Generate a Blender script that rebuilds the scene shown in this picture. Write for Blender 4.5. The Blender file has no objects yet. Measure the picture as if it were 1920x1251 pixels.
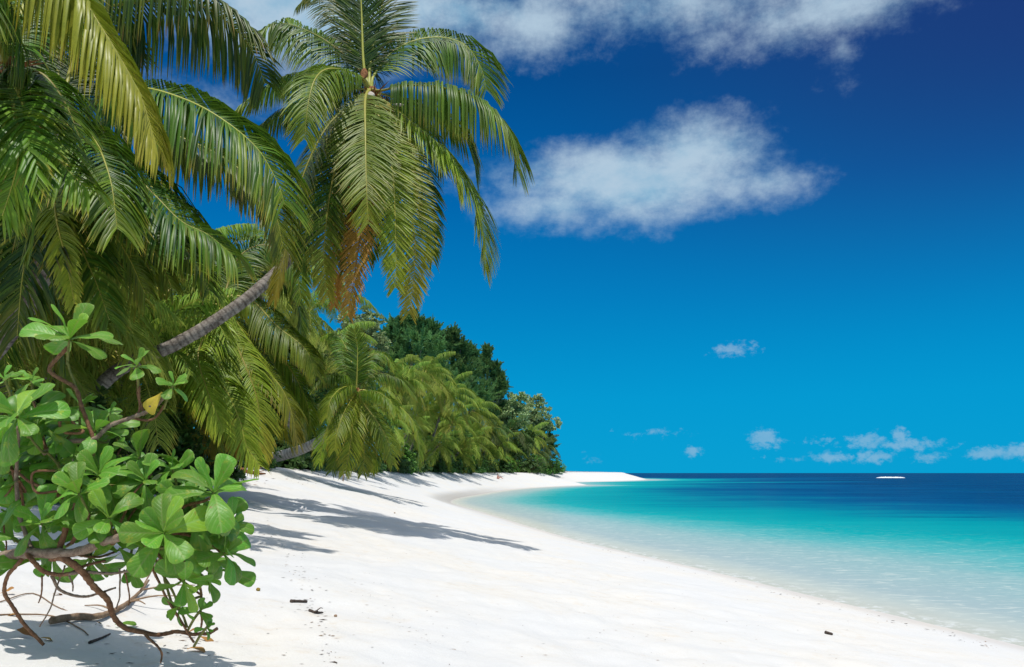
import bpy, math, random
import numpy as np
from mathutils import Vector, Matrix, noise as mnoise

random.seed(7)
RNG = np.random.default_rng(7)
S = bpy.context.scene
COL = S.collection
# ------------------------------------------------------------------ camera
F = 28.0 / 36.0 * 1920.0
CAMZ = 2.5
TH = math.atan(261.5 / F)
cam_d = bpy.data.cameras.new('camera'); cam = bpy.data.objects.new('camera', cam_d); COL.objects.link(cam)
cam_d.lens = 28; cam_d.sensor_width = 36; cam_d.clip_start = 0.05; cam_d.clip_end = 60000
cam.location = (0, 0, CAMZ); cam.rotation_euler = (math.pi / 2 + TH, 0, 0)
S.camera = cam

def ray(px, py):
    dx = px - 960.0; dy = 625.5 - py
    return Vector((dx, F * math.cos(TH) - dy * math.sin(TH), F * math.sin(TH) + dy * math.cos(TH)))
def P(px, py, Y):
    """a point of the place seen at photo pixel (px,py) and standing Y metres ahead"""
    r = ray(px, py); t = Y / r.y
    return Vector((r.x * t, Y, CAMZ + r.z * t))
def azel(px, py):
    r = ray(px, py).normalized()
    return math.atan2(r.x, r.y), math.asin(r.z)

# ------------------------------------------------------------------ node helpers
class NT:
    def __init__(s, tree): s.t = tree; s.n = tree.nodes; s.l = tree.links
    def node(s, typ, ins=None, **kw):
        n = s.n.new(typ)
        for k, v in kw.items(): setattr(n, k, v)
        for k, v in (ins or {}).items(): s.put(n.inputs[k], v)
        return n
    def put(s, sock, v):
        if isinstance(v, bpy.types.NodeSocket): s.l.new(v, sock)
        elif isinstance(v, bpy.types.Node): s.l.new(v.outputs[0], sock)
        else: sock.default_value = v
    def m(s, op, a, b=0.0, c=0.0, clamp=False):
        n = s.node('ShaderNodeMath', {0: a, 1: b, 2: c}, operation=op); n.use_clamp = clamp; return n.outputs[0]
    def vm(s, op, a, b=(0, 0, 0)):
        n = s.node('ShaderNodeVectorMath', {0: a, 1: b}, operation=op)
        return n.outputs['Value'] if op in ('LENGTH', 'DOT_PRODUCT') else n.outputs[0]
    def mix(s, f, a, b, blend='MIX'):
        n = s.node('ShaderNodeMix', data_type='RGBA', blend_type=blend)
        s.put(n.inputs[0], f); s.put(n.inputs[6], a); s.put(n.inputs[7], b); return n.outputs[2]
    def ss(s, v, a, b, o0=0.0, o1=1.0):
        n = s.node('ShaderNodeMapRange', {0: v, 1: a, 2: b, 3: o0, 4: o1}, interpolation_type='SMOOTHSTEP'); return n.outputs[0]
    def ramp(s, f, stops, interp='EASE'):
        n = s.node('ShaderNodeValToRGB', {0: f}); r = n.color_ramp; r.interpolation = interp
        while len(r.elements) < len(stops): r.elements.new(0.5)
        for e, (p, c) in zip(r.elements, stops): e.position = p; e.color = (*c, 1)
        return n.outputs[0]
    def noise(s, vec, scale, detail=3, rough=0.5, dist=0.0, out=0):
        n = s.node('ShaderNodeTexNoise', {'Scale': scale, 'Detail': detail, 'Roughness': rough, 'Distortion': dist})
        s.put(n.inputs['Vector'], vec); return n.outputs[out]
    def mapping(s, vec, scale=(1, 1, 1), rot=(0, 0, 0), loc=(0, 0, 0)):
        n = s.node('ShaderNodeMapping', {'Scale': scale, 'Rotation': rot, 'Location': loc}); s.put(n.inputs['Vector'], vec); return n.outputs[0]

def srgb(r, g, b):
    f = lambda c: (c / 255 / 12.92) if c / 255 <= 0.04045 else ((c / 255 + 0.055) / 1.055) ** 2.4
    return (f(r), f(g), f(b))

# ------------------------------------------------------------------ sun and sky
SUN = Vector((-0.03, -0.33, 0.94)).normalized()
sd = bpy.data.lights.new('sun', 'SUN'); sun = bpy.data.objects.new('sun', sd); COL.objects.link(sun)
sd.energy = 3.6; sd.angle = math.radians(0.5); sd.color = (1.0, 0.965, 0.90)
sun.rotation_euler = SUN.to_track_quat('Z', 'Y').to_euler(); sun.location = (0, 0, 60)

W = bpy.data.worlds.new('World'); S.world = W; W.use_nodes = True
w = NT(W.node_tree); w.n.clear()
sky = w.node('ShaderNodeTexSky', sky_type='NISHITA', sun_disc=False)
sky.sun_elevation = math.asin(SUN.z); sky.sun_rotation = math.atan2(SUN.x, SUN.y)
sky.air_density = 1.0; sky.dust_density = 0.1; sky.ozone_density = 4.0
tc = w.node('ShaderNodeTexCoord').outputs['Generated']
sep = w.node('ShaderNodeSeparateXYZ', {0: tc})
X_, Y_, Z_ = sep.outputs
az = w.m('ARCTAN2', X_, Y_); el = w.m('ARCSINE', Z_)
grad = w.ramp(w.m('DIVIDE', el, 0.9), [
    (0.0, srgb(0, 158, 212)), (0.10, srgb(0, 152, 209)), (0.24, srgb(0, 127, 193)), (0.38, srgb(0, 100, 172)),
    (0.54, srgb(0, 76, 142)), (0.72, srgb(6, 66, 130)), (1.0, srgb(14, 58, 116))], 'LINEAR')
# away from the frame's left the polarised sky deepens towards the right
side = w.m('MULTIPLY', w.ss(az, -0.1, 0.75), w.ss(el, 0.12, 0.5))
grad = w.mix(w.m('MULTIPLY', side, 0.95), grad, (*srgb(30, 54, 118), 1))
skyc = w.mix(1.0, sky.outputs[0], (0.006, 0.07, 0.10, 1), 'MULTIPLY')
base = w.mix(0.06, grad, skyc)
# clouds
ae = w.node('ShaderNodeCombineXYZ', {0: az, 1: el, 2: 0.0}).outputs[0]
wob = w.noise(w.mapping(ae, (1, 1.5, 1)), 7, 5, 0.6, out=1)
aew = w.vm('ADD', ae, w.vm('MULTIPLY', w.vm('SUBTRACT', wob, (0.5, 0.5, 0.5)), (0.055, 0.04, 0)))
def ell(lst, src):
    acc = None
    for (px, py, rx, ry, st) in lst:
        a, e = azel(px, py)
        d = w.vm('LENGTH', w.vm('MULTIPLY', w.vm('SUBTRACT', src, (a, e, 0)), (F / rx, F / ry, 0)))
        v = w.m('MULTIPLY', w.m('SUBTRACT', 1.0, d), st)
        acc = v if acc is None else w.m('MAXIMUM', acc, v)
    return acc
big = ell([(1190, 340, 325, 95, 1.4), (1300, 290, 190, 95, 1.1), (1040, 390, 190, 55, 0.85), (1420, 335, 130, 50, 0.7), (980, 330, 170, 50, 0.5),
           (780, 10, 470, 95, 1.0), (1000, 40, 210, 85, 0.9), (1250, 10, 420, 85, 0.75), (1560, 4, 260, 80, 0.9), (560, 20, 400, 130, 1.35),
           (1330, 70, 130, 45, 0.4), (400, 190, 210, 30, 0.22), (1580, 90, 50, 60, 0.35), (700, -200, 1500, 230, 0.9)], aew)
nb = w.noise(w.mapping(ae, (1, 1.6, 1)), 9, 9, 0.62)
nf = w.noise(w.mapping(ae, (1, 1.3, 1)), 34, 8, 0.68)
nn = w.m('ADD', w.m('MULTIPLY', nb, 0.6), w.m('MULTIPLY', nf, 0.4))
den = w.ss(w.m('ADD', big, w.m('MULTIPLY', w.m('SUBTRACT', nn, 0.5), 2.0)), -0.06, 1.10)
small = ell([(1432, 822, 34, 22, 1.2), (1302, 848, 20, 14, 1.1), (1625, 825, 40, 17, 1.1), (1690, 815, 16, 18, 1.1), (1700, 832, 75, 14, 0.9), (1560, 855, 55, 12, 0.9),
             (1635, 855, 40, 15, 1.0), (1740, 855, 40, 10, 0.7), (1860, 850, 45, 15, 1.0), (1910, 845, 25, 16, 1.0), (1380, 655, 50, 17, 0.8), (1545, 825, 40, 8, 0.4),
             (1230, 812, 60, 9, 0.4), (1110, 858, 20, 8, 0.35), (1480, 860, 40, 6, 0.35), (2050, 830, 90, 25, 1.0)],
            w.vm('ADD', ae, w.vm('MULTIPLY', w.vm('SUBTRACT', wob, (0.5, 0.5, 0.5)), (0.02, 0.012, 0))))
ns = w.noise(w.mapping(ae, (1, 1.3, 1)), 95, 6, 0.65)
dsm = w.ss(w.m('ADD', small, w.m('MULTIPLY', w.m('SUBTRACT', ns, 0.5), 2.6)), 0.05, 0.9)
# unseen broken cloud deck added overhead and behind, cover raised to lighten shadows
zz = w.m('MAXIMUM', Z_, 0.08)
deck = w.node('ShaderNodeCombineXYZ', {0: w.m('DIVIDE', X_, zz), 1: w.m('DIVIDE', Y_, zz), 2: 0.0}).outputs[0]
nd = w.noise(deck, 0.9, 8, 0.6)
over = w.m('MAXIMUM', w.ss(el, 0.60, 0.75), w.ss(w.m('ABSOLUTE', az), 0.9, 1.3))
dd = w.m('MULTIPLY', w.m('MULTIPLY', w.ss(nd, 0.38, 0.54), over), w.ss(el, 0.10, 0.3))
dn = w.m('MAXIMUM', w.m('MULTIPLY', den, 0.93), w.m('MAXIMUM', w.m('MULTIPLY', dsm, 0.42), w.m('MULTIPLY', dd, 0.9)))
ccol = w.mix(w.ss(nb, 0.25, 0.62), (*srgb(132, 182, 212), 1), (*srgb(182, 206, 224), 1))
ccol = w.mix(w.ss(el, 0.6, 0.9), ccol, (0.80, 0.84, 0.9, 1))
fin = w.mix(dn, base, ccol)
bg = w.node('ShaderNodeBackground', {0: fin, 1: 1.0})
wo = w.node('ShaderNodeOutputWorld', {0: bg})
W.cycles.sampling_method = 'MANUAL'; W.cycles.sample_map_resolution = 512

S.view_settings.view_transform = 'Standard'; S.view_settings.look = 'None'
S.view_settings.gamma = 1; S.view_settings.exposure = 0.0; S.view_settings.use_curve_mapping = False
S.cycles.max_bounces = 7; S.cycles.diffuse_bounces = 3; S.cycles.transparent_max_bounces = 8
S.cycles.transmission_bounces = 4; S.cycles.glossy_bounces = 2
S.cycles.use_denoising = True

# ------------------------------------------------------------------ object helpers
def tag(o, label=None, cat=None, group=None, kind=None):
    if label: o['label'] = label
    if cat: o['category'] = cat
    if group: o['group'] = group
    if kind: o['kind'] = kind
    return o
def empty(name, loc, label, cat, group=None, rz=0.0):
    o = bpy.data.objects.new(name, None); COL.objects.link(o); o.location = loc; o.rotation_euler.z = rz
    o.empty_display_size = 0.2
    return tag(o, label, cat, group)
def link(name, me, parent=None, mat=None):
    o = bpy.data.objects.new(name, me); COL.objects.link(o)
    if parent is not None: o.parent = parent
    if mat is not None: o.matrix_local = mat
    return o
class MB:
    def __init__(s): s.v = []; s.f = []; s.c = []; s.mi = []
    def add(s, vs, fs, cols=None, mi=0):
        b = len(s.v); s.v.extend(vs); s.c.extend(cols if cols else [(0, 0, 0.5)] * len(vs))
        s.f.extend([tuple(i + b for i in f) for f in fs]); s.mi.extend([mi] * len(fs))
    def mesh(s, name, mats, origin=None, smooth=True):
        me = bpy.data.meshes.new(name)
        o = Vector(origin) if origin is not None else Vector((0, 0, 0))
        me.from_pydata([(p[0] - o.x, p[1] - o.y, p[2] - o.z) for p in s.v], [], s.f)
        for m in (mats if isinstance(mats, (list, tuple)) else [mats]): me.materials.append(m)
        if any(s.mi): me.polygons.foreach_set('material_index', s.mi)
        a = me.color_attributes.new('tint', 'FLOAT_COLOR', 'POINT')
        ar = np.ones((len(s.v), 4), np.float32); ar[:, :3] = np.array(s.c, np.float32)[:, :3]
        a.data.foreach_set('color', ar.ravel())
        if smooth: me.polygons.foreach_set('use_smooth', [True] * len(me.polygons))
        me.update(); return me
def catmull(pts, n):
    pts = [Vector(p) for p in pts]
    q = [pts[0] * 2 - pts[1]] + pts + [pts[-1] * 2 - pts[-2]]
    fine = []
    for i in range(1, len(q) - 2):
        for k in range(16):
            t = k / 16; a, b, c, d = q[i - 1], q[i], q[i + 1], q[i + 2]
            fine.append(0.5 * ((2 * b) + (c - a) * t + (2 * a - 5 * b + 4 * c - d) * t * t + (3 * b - a - 3 * c + d) * t ** 3))
    fine.append(pts[-1])
    L = [0.0]
    for a, b in zip(fine, fine[1:]): L.append(L[-1] + (b - a).length)
    out = []; j = 0
    for k in range(n + 1):
        s = L[-1] * k / n
        while j < len(L) - 2 and L[j + 1] < s: j += 1
        t = (s - L[j]) / max(1e-9, L[j + 1] - L[j]); out.append(fine[j].lerp(fine[j + 1], min(1, t)))
    return out, L[-1]
def frames(pts, up):
    T = []
    for i in range(len(pts)):
        a = pts[max(0, i - 1)]; b = pts[min(len(pts) - 1, i + 1)]; T.append((b - a).normalized())
    N = []; n = Vector(up)
    for t in T:
        n = n - n.dot(t) * t
        if n.length < 1e-4: n = t.orthogonal()
        n.normalize(); N.append(n.copy())
    return T, N
def tube(mb, pts, rad, sides=8, col=(0, 0, 0.5), mi=0, up=(0, 0, 1), flat=1.0, jit=0.0, cap=True):
    T, N = frames(pts, up); vs = []; fs = []; cs = []
    for i, p in enumerate(pts):
        B = T[i].cross(N[i]); r = rad(i / (len(pts) - 1)) if callable(rad) else rad
        for k in range(sides):
            a = 2 * math.pi * k / sides; rr = r * (1 + random.uniform(-jit, jit))
            vs.append(p + N[i] * (math.sin(a) * rr * flat) + B * (math.cos(a) * rr))
            cs.append(col if not callable(col) else col(i / (len(pts) - 1)))
        if i:
            for k in range(sides):
                a0 = (i - 1) * sides + k; a1 = (i - 1) * sides + (k + 1) % sides
                fs.append((a0, a1, a1 + sides, a0 + sides))
    if cap:
        fs.append(tuple(range(sides - 1, -1, -1))); fs.append(tuple((len(pts) - 1) * sides + k for k in range(sides)))
    mb.add(vs, fs, cs, mi)

# ------------------------------------------------------------------ materials
def mat(name):
    m = bpy.data.materials.new(name); m.use_nodes = True; t = NT(m.node_tree); t.n.clear()
    return m, t, t.node('ShaderNodeOutputMaterial')
def leaf_mat(name, green, dark, yellow, brown, rough=0.38, trans=0.28, spec=0.5, tcol=(0.30, 0.42, 0.05), rib=None, vary=0.25):
    m, t, out = mat(name)
    at = t.node('ShaderNodeAttribute', attribute_name='tint'); sp = t.node('ShaderNodeSeparateColor', {0: at.outputs[0]})
    oi = t.node('ShaderNodeObjectInfo'); rnd = oi.outputs['Random']
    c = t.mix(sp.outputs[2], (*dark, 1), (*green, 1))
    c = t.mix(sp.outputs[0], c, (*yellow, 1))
    tcn = t.node('ShaderNodeTexCoord').outputs['Object']
    nz = t.noise(tcn, 14, 4, 0.6)
    c = t.mix(t.m('MULTIPLY', t.ss(nz, 0.4, 0.75), 0.35), c, (*[x * 0.55 for x in green], 1))
    if rib:
        c = t.mix(t.m('MULTIPLY', t.ss(rnd, 0.80, 1.0), 0.22), c, (*yellow, 1))
        sp_ = t.noise(t.node('ShaderNodeVectorMath', {0: tcn, 1: t.node('ShaderNodeCombineXYZ', {0: rnd, 1: rnd, 2: rnd}).outputs[0]}, operation='ADD').outputs[0], 5.5, 5, 0.7)
        c = t.mix(t.m('MULTIPLY', t.ss(sp_, 0.64, 0.70), 0.8), c, (*brown, 1))
        c = t.mix(t.m('MULTIPLY', t.ss(sp_, 0.42, 0.34), 0.35), c, (*[x * 1.0 for x in yellow], 1))
        c = t.mix(t.m('MULTIPLY', sp.outputs[1], 0.8), c, (*rib, 1))
    else: c = t.mix(sp.outputs[1], c, (*brown, 1))
    nrm_ = None
    if rib:
        xs = t.node('ShaderNodeSeparateXYZ', {0: tcn}); ph = t.m('SUBTRACT', t.m('MULTIPLY', xs.outputs[0], 62.0), t.m('MULTIPLY', t.m('ABSOLUTE', xs.outputs[1]), 78.0))
        vn = t.m('POWER', t.m('ADD', 0.5, t.m('MULTIPLY', t.m('SINE', t.m('ADD', ph, t.m('MULTIPLY', nz, 3.0))), 0.5)), 6.0)
        c = t.mix(t.m('MULTIPLY', vn, 0.30), c, (*rib, 1))
        nrm_ = t.node('ShaderNodeBump', {'Strength': 0.35, 'Distance': 0.004, 'Height': t.m('ADD', t.m('MULTIPLY', vn, -0.6), nz)}).outputs[0]
    hs = t.node('ShaderNodeHueSaturation', {'Hue': t.m('ADD', 0.5, t.m('MULTIPLY', t.m('SUBTRACT', rnd, 0.5), 0.03)),
        'Value': t.m('ADD', 1.0, t.m('MULTIPLY', t.m('SUBTRACT', rnd, 0.5), 2 * vary)), 'Color': c})
    pr = t.node('ShaderNodeBsdfPrincipled', {'Base Color': hs.outputs[0], 'Roughness': t.m('ADD', rough, t.m('MULTIPLY', nz, 0.15)), 'Specular IOR Level': spec})
    if nrm_: t.put(pr.inputs['Normal'], nrm_)
    tcolr = t.mix(0.65, hs.outputs[0], t.mix(t.m('MAXIMUM', sp.outputs[1], 0.0), (*tcol, 1), (*[x for x in brown], 1)))
    tr = t.node('ShaderNodeBsdfTranslucent', {0: tcolr})
    t.put(out.inputs[0], t.node('ShaderNodeMixShader', {0: trans, 1: pr.outputs[0], 2: tr.outputs[0]}))
    return m
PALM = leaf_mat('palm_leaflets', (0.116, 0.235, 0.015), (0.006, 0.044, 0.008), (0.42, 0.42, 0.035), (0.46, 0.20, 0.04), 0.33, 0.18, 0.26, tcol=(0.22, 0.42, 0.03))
PALM_FAR = leaf_mat('far_palm_leaflets', (0.235, 0.370, 0.045), (0.070, 0.180, 0.030), (0.52, 0.50, 0.07), (0.36, 0.18, 0.05), 0.45, 0.32, 0.22)
RIB = leaf_mat('palm_midrib', (0.30, 0.30, 0.045), (0.16, 0.18, 0.03), (0.46, 0.38, 0.06), (0.30, 0.14, 0.04), 0.4, 0.0, 0.4)
SCAE = leaf_mat('shrub_leaf', (0.150, 0.370, 0.030), (0.030, 0.150, 0.024), (0.62, 0.50, 0.04), (0.25, 0.12, 0.04), 0.36, 0.26, 0.38,
                tcol=(0.28, 0.60, 0.05), rib=(0.26, 0.42, 0.10), vary=0.30)
YLEAF = leaf_mat('yellow_leaf', (0.80, 0.66, 0.06), (0.72, 0.60, 0.06), (0.82, 0.70, 0.07), (0.66, 0.50, 0.06), 0.45, 0.2, 0.3, tcol=(0.8, 0.65, 0.1), rib=(0.75, 0.6, 0.1))
DRYLEAF = leaf_mat('dry_leaf', (0.42, 0.20, 0.06), (0.25, 0.10, 0.035), (0.5, 0.35, 0.08), (0.2, 0.09, 0.03), 0.6, 0.1, 0.2, tcol=(0.5, 0.25, 0.08), rib=(0.32, 0.18, 0.07))
CAS = leaf_mat('casuarina_needles', (0.22, 0.41, 0.13), (0.045, 0.19, 0.085), (0.22, 0.25, 0.06), (0.12, 0.08, 0.04), 0.7, 0.30, 0.1, tcol=(0.16, 0.32, 0.08), vary=0.2)
PALE = leaf_mat('pale_tree_leaves', (0.48, 0.58, 0.27), (0.27, 0.38, 0.17), (0.3, 0.3, 0.12), (0.2, 0.15, 0.08), 0.55, 0.2, 0.2, tcol=(0.25, 0.35, 0.10), vary=0.15)
BUSH = leaf_mat('bush_leaves', (0.15, 0.34, 0.04), (0.04, 0.14, 0.025), (0.25, 0.26, 0.05), (0.2, 0.12, 0.05), 0.42, 0.22, 0.4, tcol=(0.2, 0.4, 0.05), vary=0.25)
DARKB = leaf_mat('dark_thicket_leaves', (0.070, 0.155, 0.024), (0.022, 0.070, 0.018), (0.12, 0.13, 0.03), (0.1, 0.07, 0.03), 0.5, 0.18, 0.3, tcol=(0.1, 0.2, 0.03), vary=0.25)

def bark_mat(name, c1, c2, scale, ring=0.0, bump=0.4):
    m, t, out = mat(name)
    g = t.node('ShaderNodeTexCoord').outputs['Object']
    n1 = t.noise(g, scale, 6, 0.65); n2 = t.noise(g, scale * 6, 4, 0.6)
    v = t.m('ADD', t.m('MULTIPLY', n1, 0.6), t.m('MULTIPLY', n2, 0.4))
    c = t.mix(t.ss(v, 0.35, 0.65), (*c1, 1), (*c2, 1))
    at = t.node('ShaderNodeAttribute', attribute_name='tint'); sp = t.node('ShaderNodeSeparateColor', {0: at.outputs[0]})
    c = t.mix(t.m('MULTIPLY', sp.outputs[1], 0.8), c, (*[x * 0.35 for x in c1], 1))
    bp = t.node('ShaderNodeBump', {'Strength': bump, 'Distance': 0.02, 'Height': v})
    pr = t.node('ShaderNodeBsdfPrincipled', {'Base Color': c, 'Roughness': 0.85, 'Specular IOR Level': 0.2, 'Normal': bp.outputs[0]})
    t.put(out.inputs[0], pr.outputs[0]); return m
TRUNK = bark_mat('palm_trunk_bark', (0.11, 0.085, 0.07), (0.36, 0.32, 0.28), 5, bump=0.8)
STEM = bark_mat('shrub_stem_bark', (0.17, 0.075, 0.04), (0.36, 0.20, 0.11), 30)
TRUNK_PALE = bark_mat('pale_trunk_bark', (0.34, 0.31, 0.28), (0.58, 0.54, 0.50), 9)
GREYSTEM = bark_mat('grey_stem_bark', (0.20, 0.13, 0.09), (0.42, 0.32, 0.24), 28)
GSTEM = bark_mat('green_stem_bark', (0.14, 0.16, 0.05), (0.28, 0.26, 0.08), 30)
DEAD = bark_mat('dead_wood', (0.22, 0.13, 0.08), (0.40, 0.28, 0.18), 25)
DARKW = bark_mat('dark_driftwood', (0.05, 0.035, 0.028), (0.13, 0.10, 0.08), 25)
SPATHE = bark_mat('spathe_skin', (0.42, 0.36, 0.30), (0.60, 0.54, 0.48), 20, bump=0.1)
FIBRE = bark_mat('crown_fibre', (0.14, 0.055, 0.025), (0.34, 0.15, 0.06), 22)
NUT = bark_mat('coconut_husk', (0.22, 0.14, 0.03), (0.34, 0.25, 0.05), 5, bump=0.08)

# ------------------------------------------------------------------ terrain
shore = [(16, -60), (13, -30), (10.6, -8), (9.4, 2), (8.4, 8), (7.5, 12.2), (6.9, 14.6), (6.1, 17.5), (4.9, 22.2), (2.75, 29.8), (1.0, 37.8), (-1.3, 49.7), (-3.6, 61),
         (-5.2, 70), (-5.4, 80), (-4.2, 92), (-0.8, 118), (3.5, 138), (9.5, 154), (15.0, 165), (15.6, 169), (12.5, 174), (9.5, 184), (10, 200), (16, 222), (30, 246), (45, 282), (53, 322), (56, 340), (50, 372),
         (30, 430), (-60, 520), (-260, 640), (-700, 650), (-700, -300), (30, -300)]
def smooth_poly(pts, n=8):
    out = []; m = len(pts)
    for i in range(m):
        a, b, c, d = [np.array(pts[(i + k) % m], float) for k in (-1, 0, 1, 2)]
        if i >= m - 6: out.append(b); continue
        for k in range(n):
            t = k / n; out.append(0.5 * ((2 * b) + (c - a) * t + (2 * a - 5 * b + 4 * c - d) * t * t + (3 * b - a - 3 * c + d) * t ** 3))
    return np.array(out)
POLY = smooth_poly(shore, 5)
def sdist(x, y):
    """signed distance to the shoreline, positive on land"""
    x = np.asarray(x, float).ravel(); y = np.asarray(y, float).ravel()
    best = np.full(x.shape, 1e18); ins = np.zeros(x.shape, bool)
    n = len(POLY)
    for i in range(n):
        ax, ay = POLY[i]; bx, by = POLY[(i + 1) % n]; ex, ey = bx - ax, by - ay
        t = np.clip(((x - ax) * ex + (y - ay) * ey) / (ex * ex + ey * ey + 1e-12), 0, 1)
        d = (x - ax - t * ex) ** 2 + (y - ay - t * ey) ** 2
        best = np.minimum(best, d)
        c = ((ay > y) != (by > y)) & (x < (bx - ax) * (y - ay) / ((by - ay) if by != ay else 1e-12) + ax)
        ins ^= c
    return np.where(ins, 1, -1) * np.sqrt(best)
def undul(x, y):
    return (0.035 * np.sin(x * 0.9 + 1.3 * np.sin(y * 0.31)) * np.sin(y * 0.53 + 0.7 * np.sin(x * 0.4)) + 0.02 * np.sin(x * 2.3 + y * 1.1) * np.sin(y * 1.7 - x * 0.6)
            + 0.008 * np.sin(x * 5.1 - y * 3.3) * np.sin(y * 6.7 + x * 2.9))
WY, WW = [0, 12, 34, 50, 70, 120, 150, 190, 240], [21, 20, 12.5, 10, 8, 8, 9.5, 9, 10]
def ground_z(x, y, d=None):
    x = np.asarray(x, float).ravel(); y = np.asarray(y, float).ravel()
    if d is None: d = sdist(x, y)
    Wd = np.interp(y, WY, WW)
    t = np.clip(d / Wd, 0, 1)
    Zm = np.interp(y, [0, 20, 60, 150, 240, 400], [2.85, 2.75, 2.7, 2.55, 2.75, 2.7])
    land = Zm * (t ** 1.15) + np.clip(d - Wd, 0, 60) * 0.02
    sea = -0.10 * np.clip(-d, 0, 3) - 0.07 * np.clip(-d - 3, 0, 90)
    z = np.where(d > 0, land, sea)
    return z + undul(x, y) * np.clip(np.abs(d) / 4, 0, 1) * np.where(d > 0, 1, 0.6)
def hum(x, y):
    if y <= 0 or math.hypot(x, y) > 32: return 0.0
    return mnoise.noise((x * 1.7, y * 1.7, 0)) * 0.035 + mnoise.noise((x * 5.0, y * 5.0, 3)) * 0.012
def gz(x, y):
    return float(ground_z([x], [y])[0]) + hum(x, y)
def on_ground(px, py, guess=(2, 400)):
    """walk down the view ray of a photo pixel until it meets the ground"""
    r = ray(px, py); ys = np.geomspace(guess[0], guess[1], 500); t = ys / r.y
    X = r.x * t; Z = CAMZ + r.z * t; g = ground_z(X, ys)
    k = np.argmax(Z < g); k = k if Z[k] < g[k] else len(ys) - 1
    return Vector((X[k], ys[k], g[k] + hum(X[k], ys[k])))

def polar_sheet(radii, angs):
    R, A = np.meshgrid(radii, angs, indexing='ij')
    X = R * np.sin(A); Y = R * np.cos(A)
    na = len(angs)
    i, j = np.meshgrid(np.arange(len(radii) - 1), np.arange(na), indexing='ij'); j2 = (j + 1) % na
    f = np.stack([i * na + j, i * na + j2, (i + 1) * na + j2, (i + 1) * na + j], -1).reshape(-1, 4)
    return X.ravel(), Y.ravel(), f[:, ::-1]
def np_mesh(name, V, Fc, attrs, m, smooth=True):
    me = bpy.data.meshes.new(name)
    me.vertices.add(len(V)); me.vertices.foreach_set('co', V.astype(np.float32).ravel())
    me.loops.add(Fc.size); me.loops.foreach_set('vertex_index', Fc.astype(np.int32).ravel())
    me.polygons.add(len(Fc)); me.polygons.foreach_set('loop_start', (np.arange(len(Fc)) * Fc.shape[1]).astype(np.int32))
    me.update(calc_edges=True)
    me.polygons.foreach_set('use_smooth', [smooth] * len(Fc))
    for k, a in attrs.items():
        at = me.attributes.new(k, 'FLOAT', 'POINT'); at.data.foreach_set('value', a.astype(np.float32))
    me.materials.append(m); me.update(); return me

# sand material
SAND, t, out = mat('white_coral_sand')
geo = t.node('ShaderNodeNewGeometry'); pos = geo.outputs['Position']
dsh = t.node('ShaderNodeAttribute', attribute_name='inland').outputs['Fac']
shd = t.node('ShaderNodeAttribute', attribute_name='forest').outputs['Fac']
n1 = t.noise(pos, 0.45, 5, 0.55); n2 = t.noise(pos, 5.0, 6, 0.65); n3 = t.noise(pos, 60, 5, 0.7); n4 = t.noise(pos, 400, 3, 0.7)
c = t.mix(t.ss(n1, 0.35, 0.7), (0.700, 0.695, 0.690, 1), (0.735, 0.705, 0.660, 1))
c = t.mix(t.m('MULTIPLY', t.m('MULTIPLY', t.ss(n2, 0.50, 0.75), t.ss(n1, 0.4, 0.62)), 0.75), c, (0.68, 0.60, 0.50, 1))
c = t.mix(t.m('MULTIPLY', t.ss(n3, 0.30, 0.75), 0.12), c, (0.52, 0.48, 0.44, 1))
grain = t.m('MULTIPLY', t.ss(n4, 0.60, 0.74), 0.35); c = t.mix(grain, c, (0.42, 0.36, 0.30, 1))
# swash edge, damp and faintly pink
dn_ = t.m('ADD', dsh, t.m('MULTIPLY', t.m('SUBTRACT', t.noise(pos, 0.8, 4), 0.5), 0.5))
damp = t.m('MULTIPLY', t.m('MULTIPLY', t.ss(dn_, 0.75, 0.1), t.ss(dsh, -0.5, 0.0)), 0.5); c = t.mix(damp, c, (0.50, 0.45, 0.41, 1))
cusp = t.node('ShaderNodeAttribute', attribute_name='cusp').outputs['Fac']
c = t.mix(t.m('MULTIPLY', t.m('MULTIPLY', cusp, t.m('MULTIPLY', t.ss(dn_, 2.6, 0.8), t.ss(dsh, -0.2, 0.2))), 0.7), c, (0.33, 0.31, 0.28, 1))
# leaf litter and humus on the forest floor
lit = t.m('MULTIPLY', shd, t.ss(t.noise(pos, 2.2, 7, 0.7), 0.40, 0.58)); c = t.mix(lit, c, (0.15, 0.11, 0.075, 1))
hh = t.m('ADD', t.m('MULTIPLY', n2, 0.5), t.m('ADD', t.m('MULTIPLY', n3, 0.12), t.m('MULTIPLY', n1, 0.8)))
b1 = t.node('ShaderNodeBump', {'Strength': 0.35, 'Distance': 0.10, 'Height': hh})
b2 = t.node('ShaderNodeBump', {'Strength': 0.35, 'Distance': 0.006, 'Height': n4, 'Normal': b1.outputs[0]})
pr = t.node('ShaderNodeBsdfPrincipled', {'Base Color': c, 'Roughness': 0.9, 'Specular IOR Level': 0.15, 'Normal': b2.outputs[0]})
t.put(out.inputs[0], pr.outputs[0])

angs = np.radians(np.concatenate([np.arange(-44, 44, 0.16), np.arange(44, 316, 2.5)]))
rad = np.concatenate([[0.3, 0.8, 1.5, 2.3], np.geomspace(3.0, 60, 330), np.geomspace(61.5, 480, 170), np.geomspace(500, 9000, 24)])
X, Y, Fc = polar_sheet(rad, angs)
d = sdist(X, Y); Z = ground_z(X, Y, d)
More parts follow.
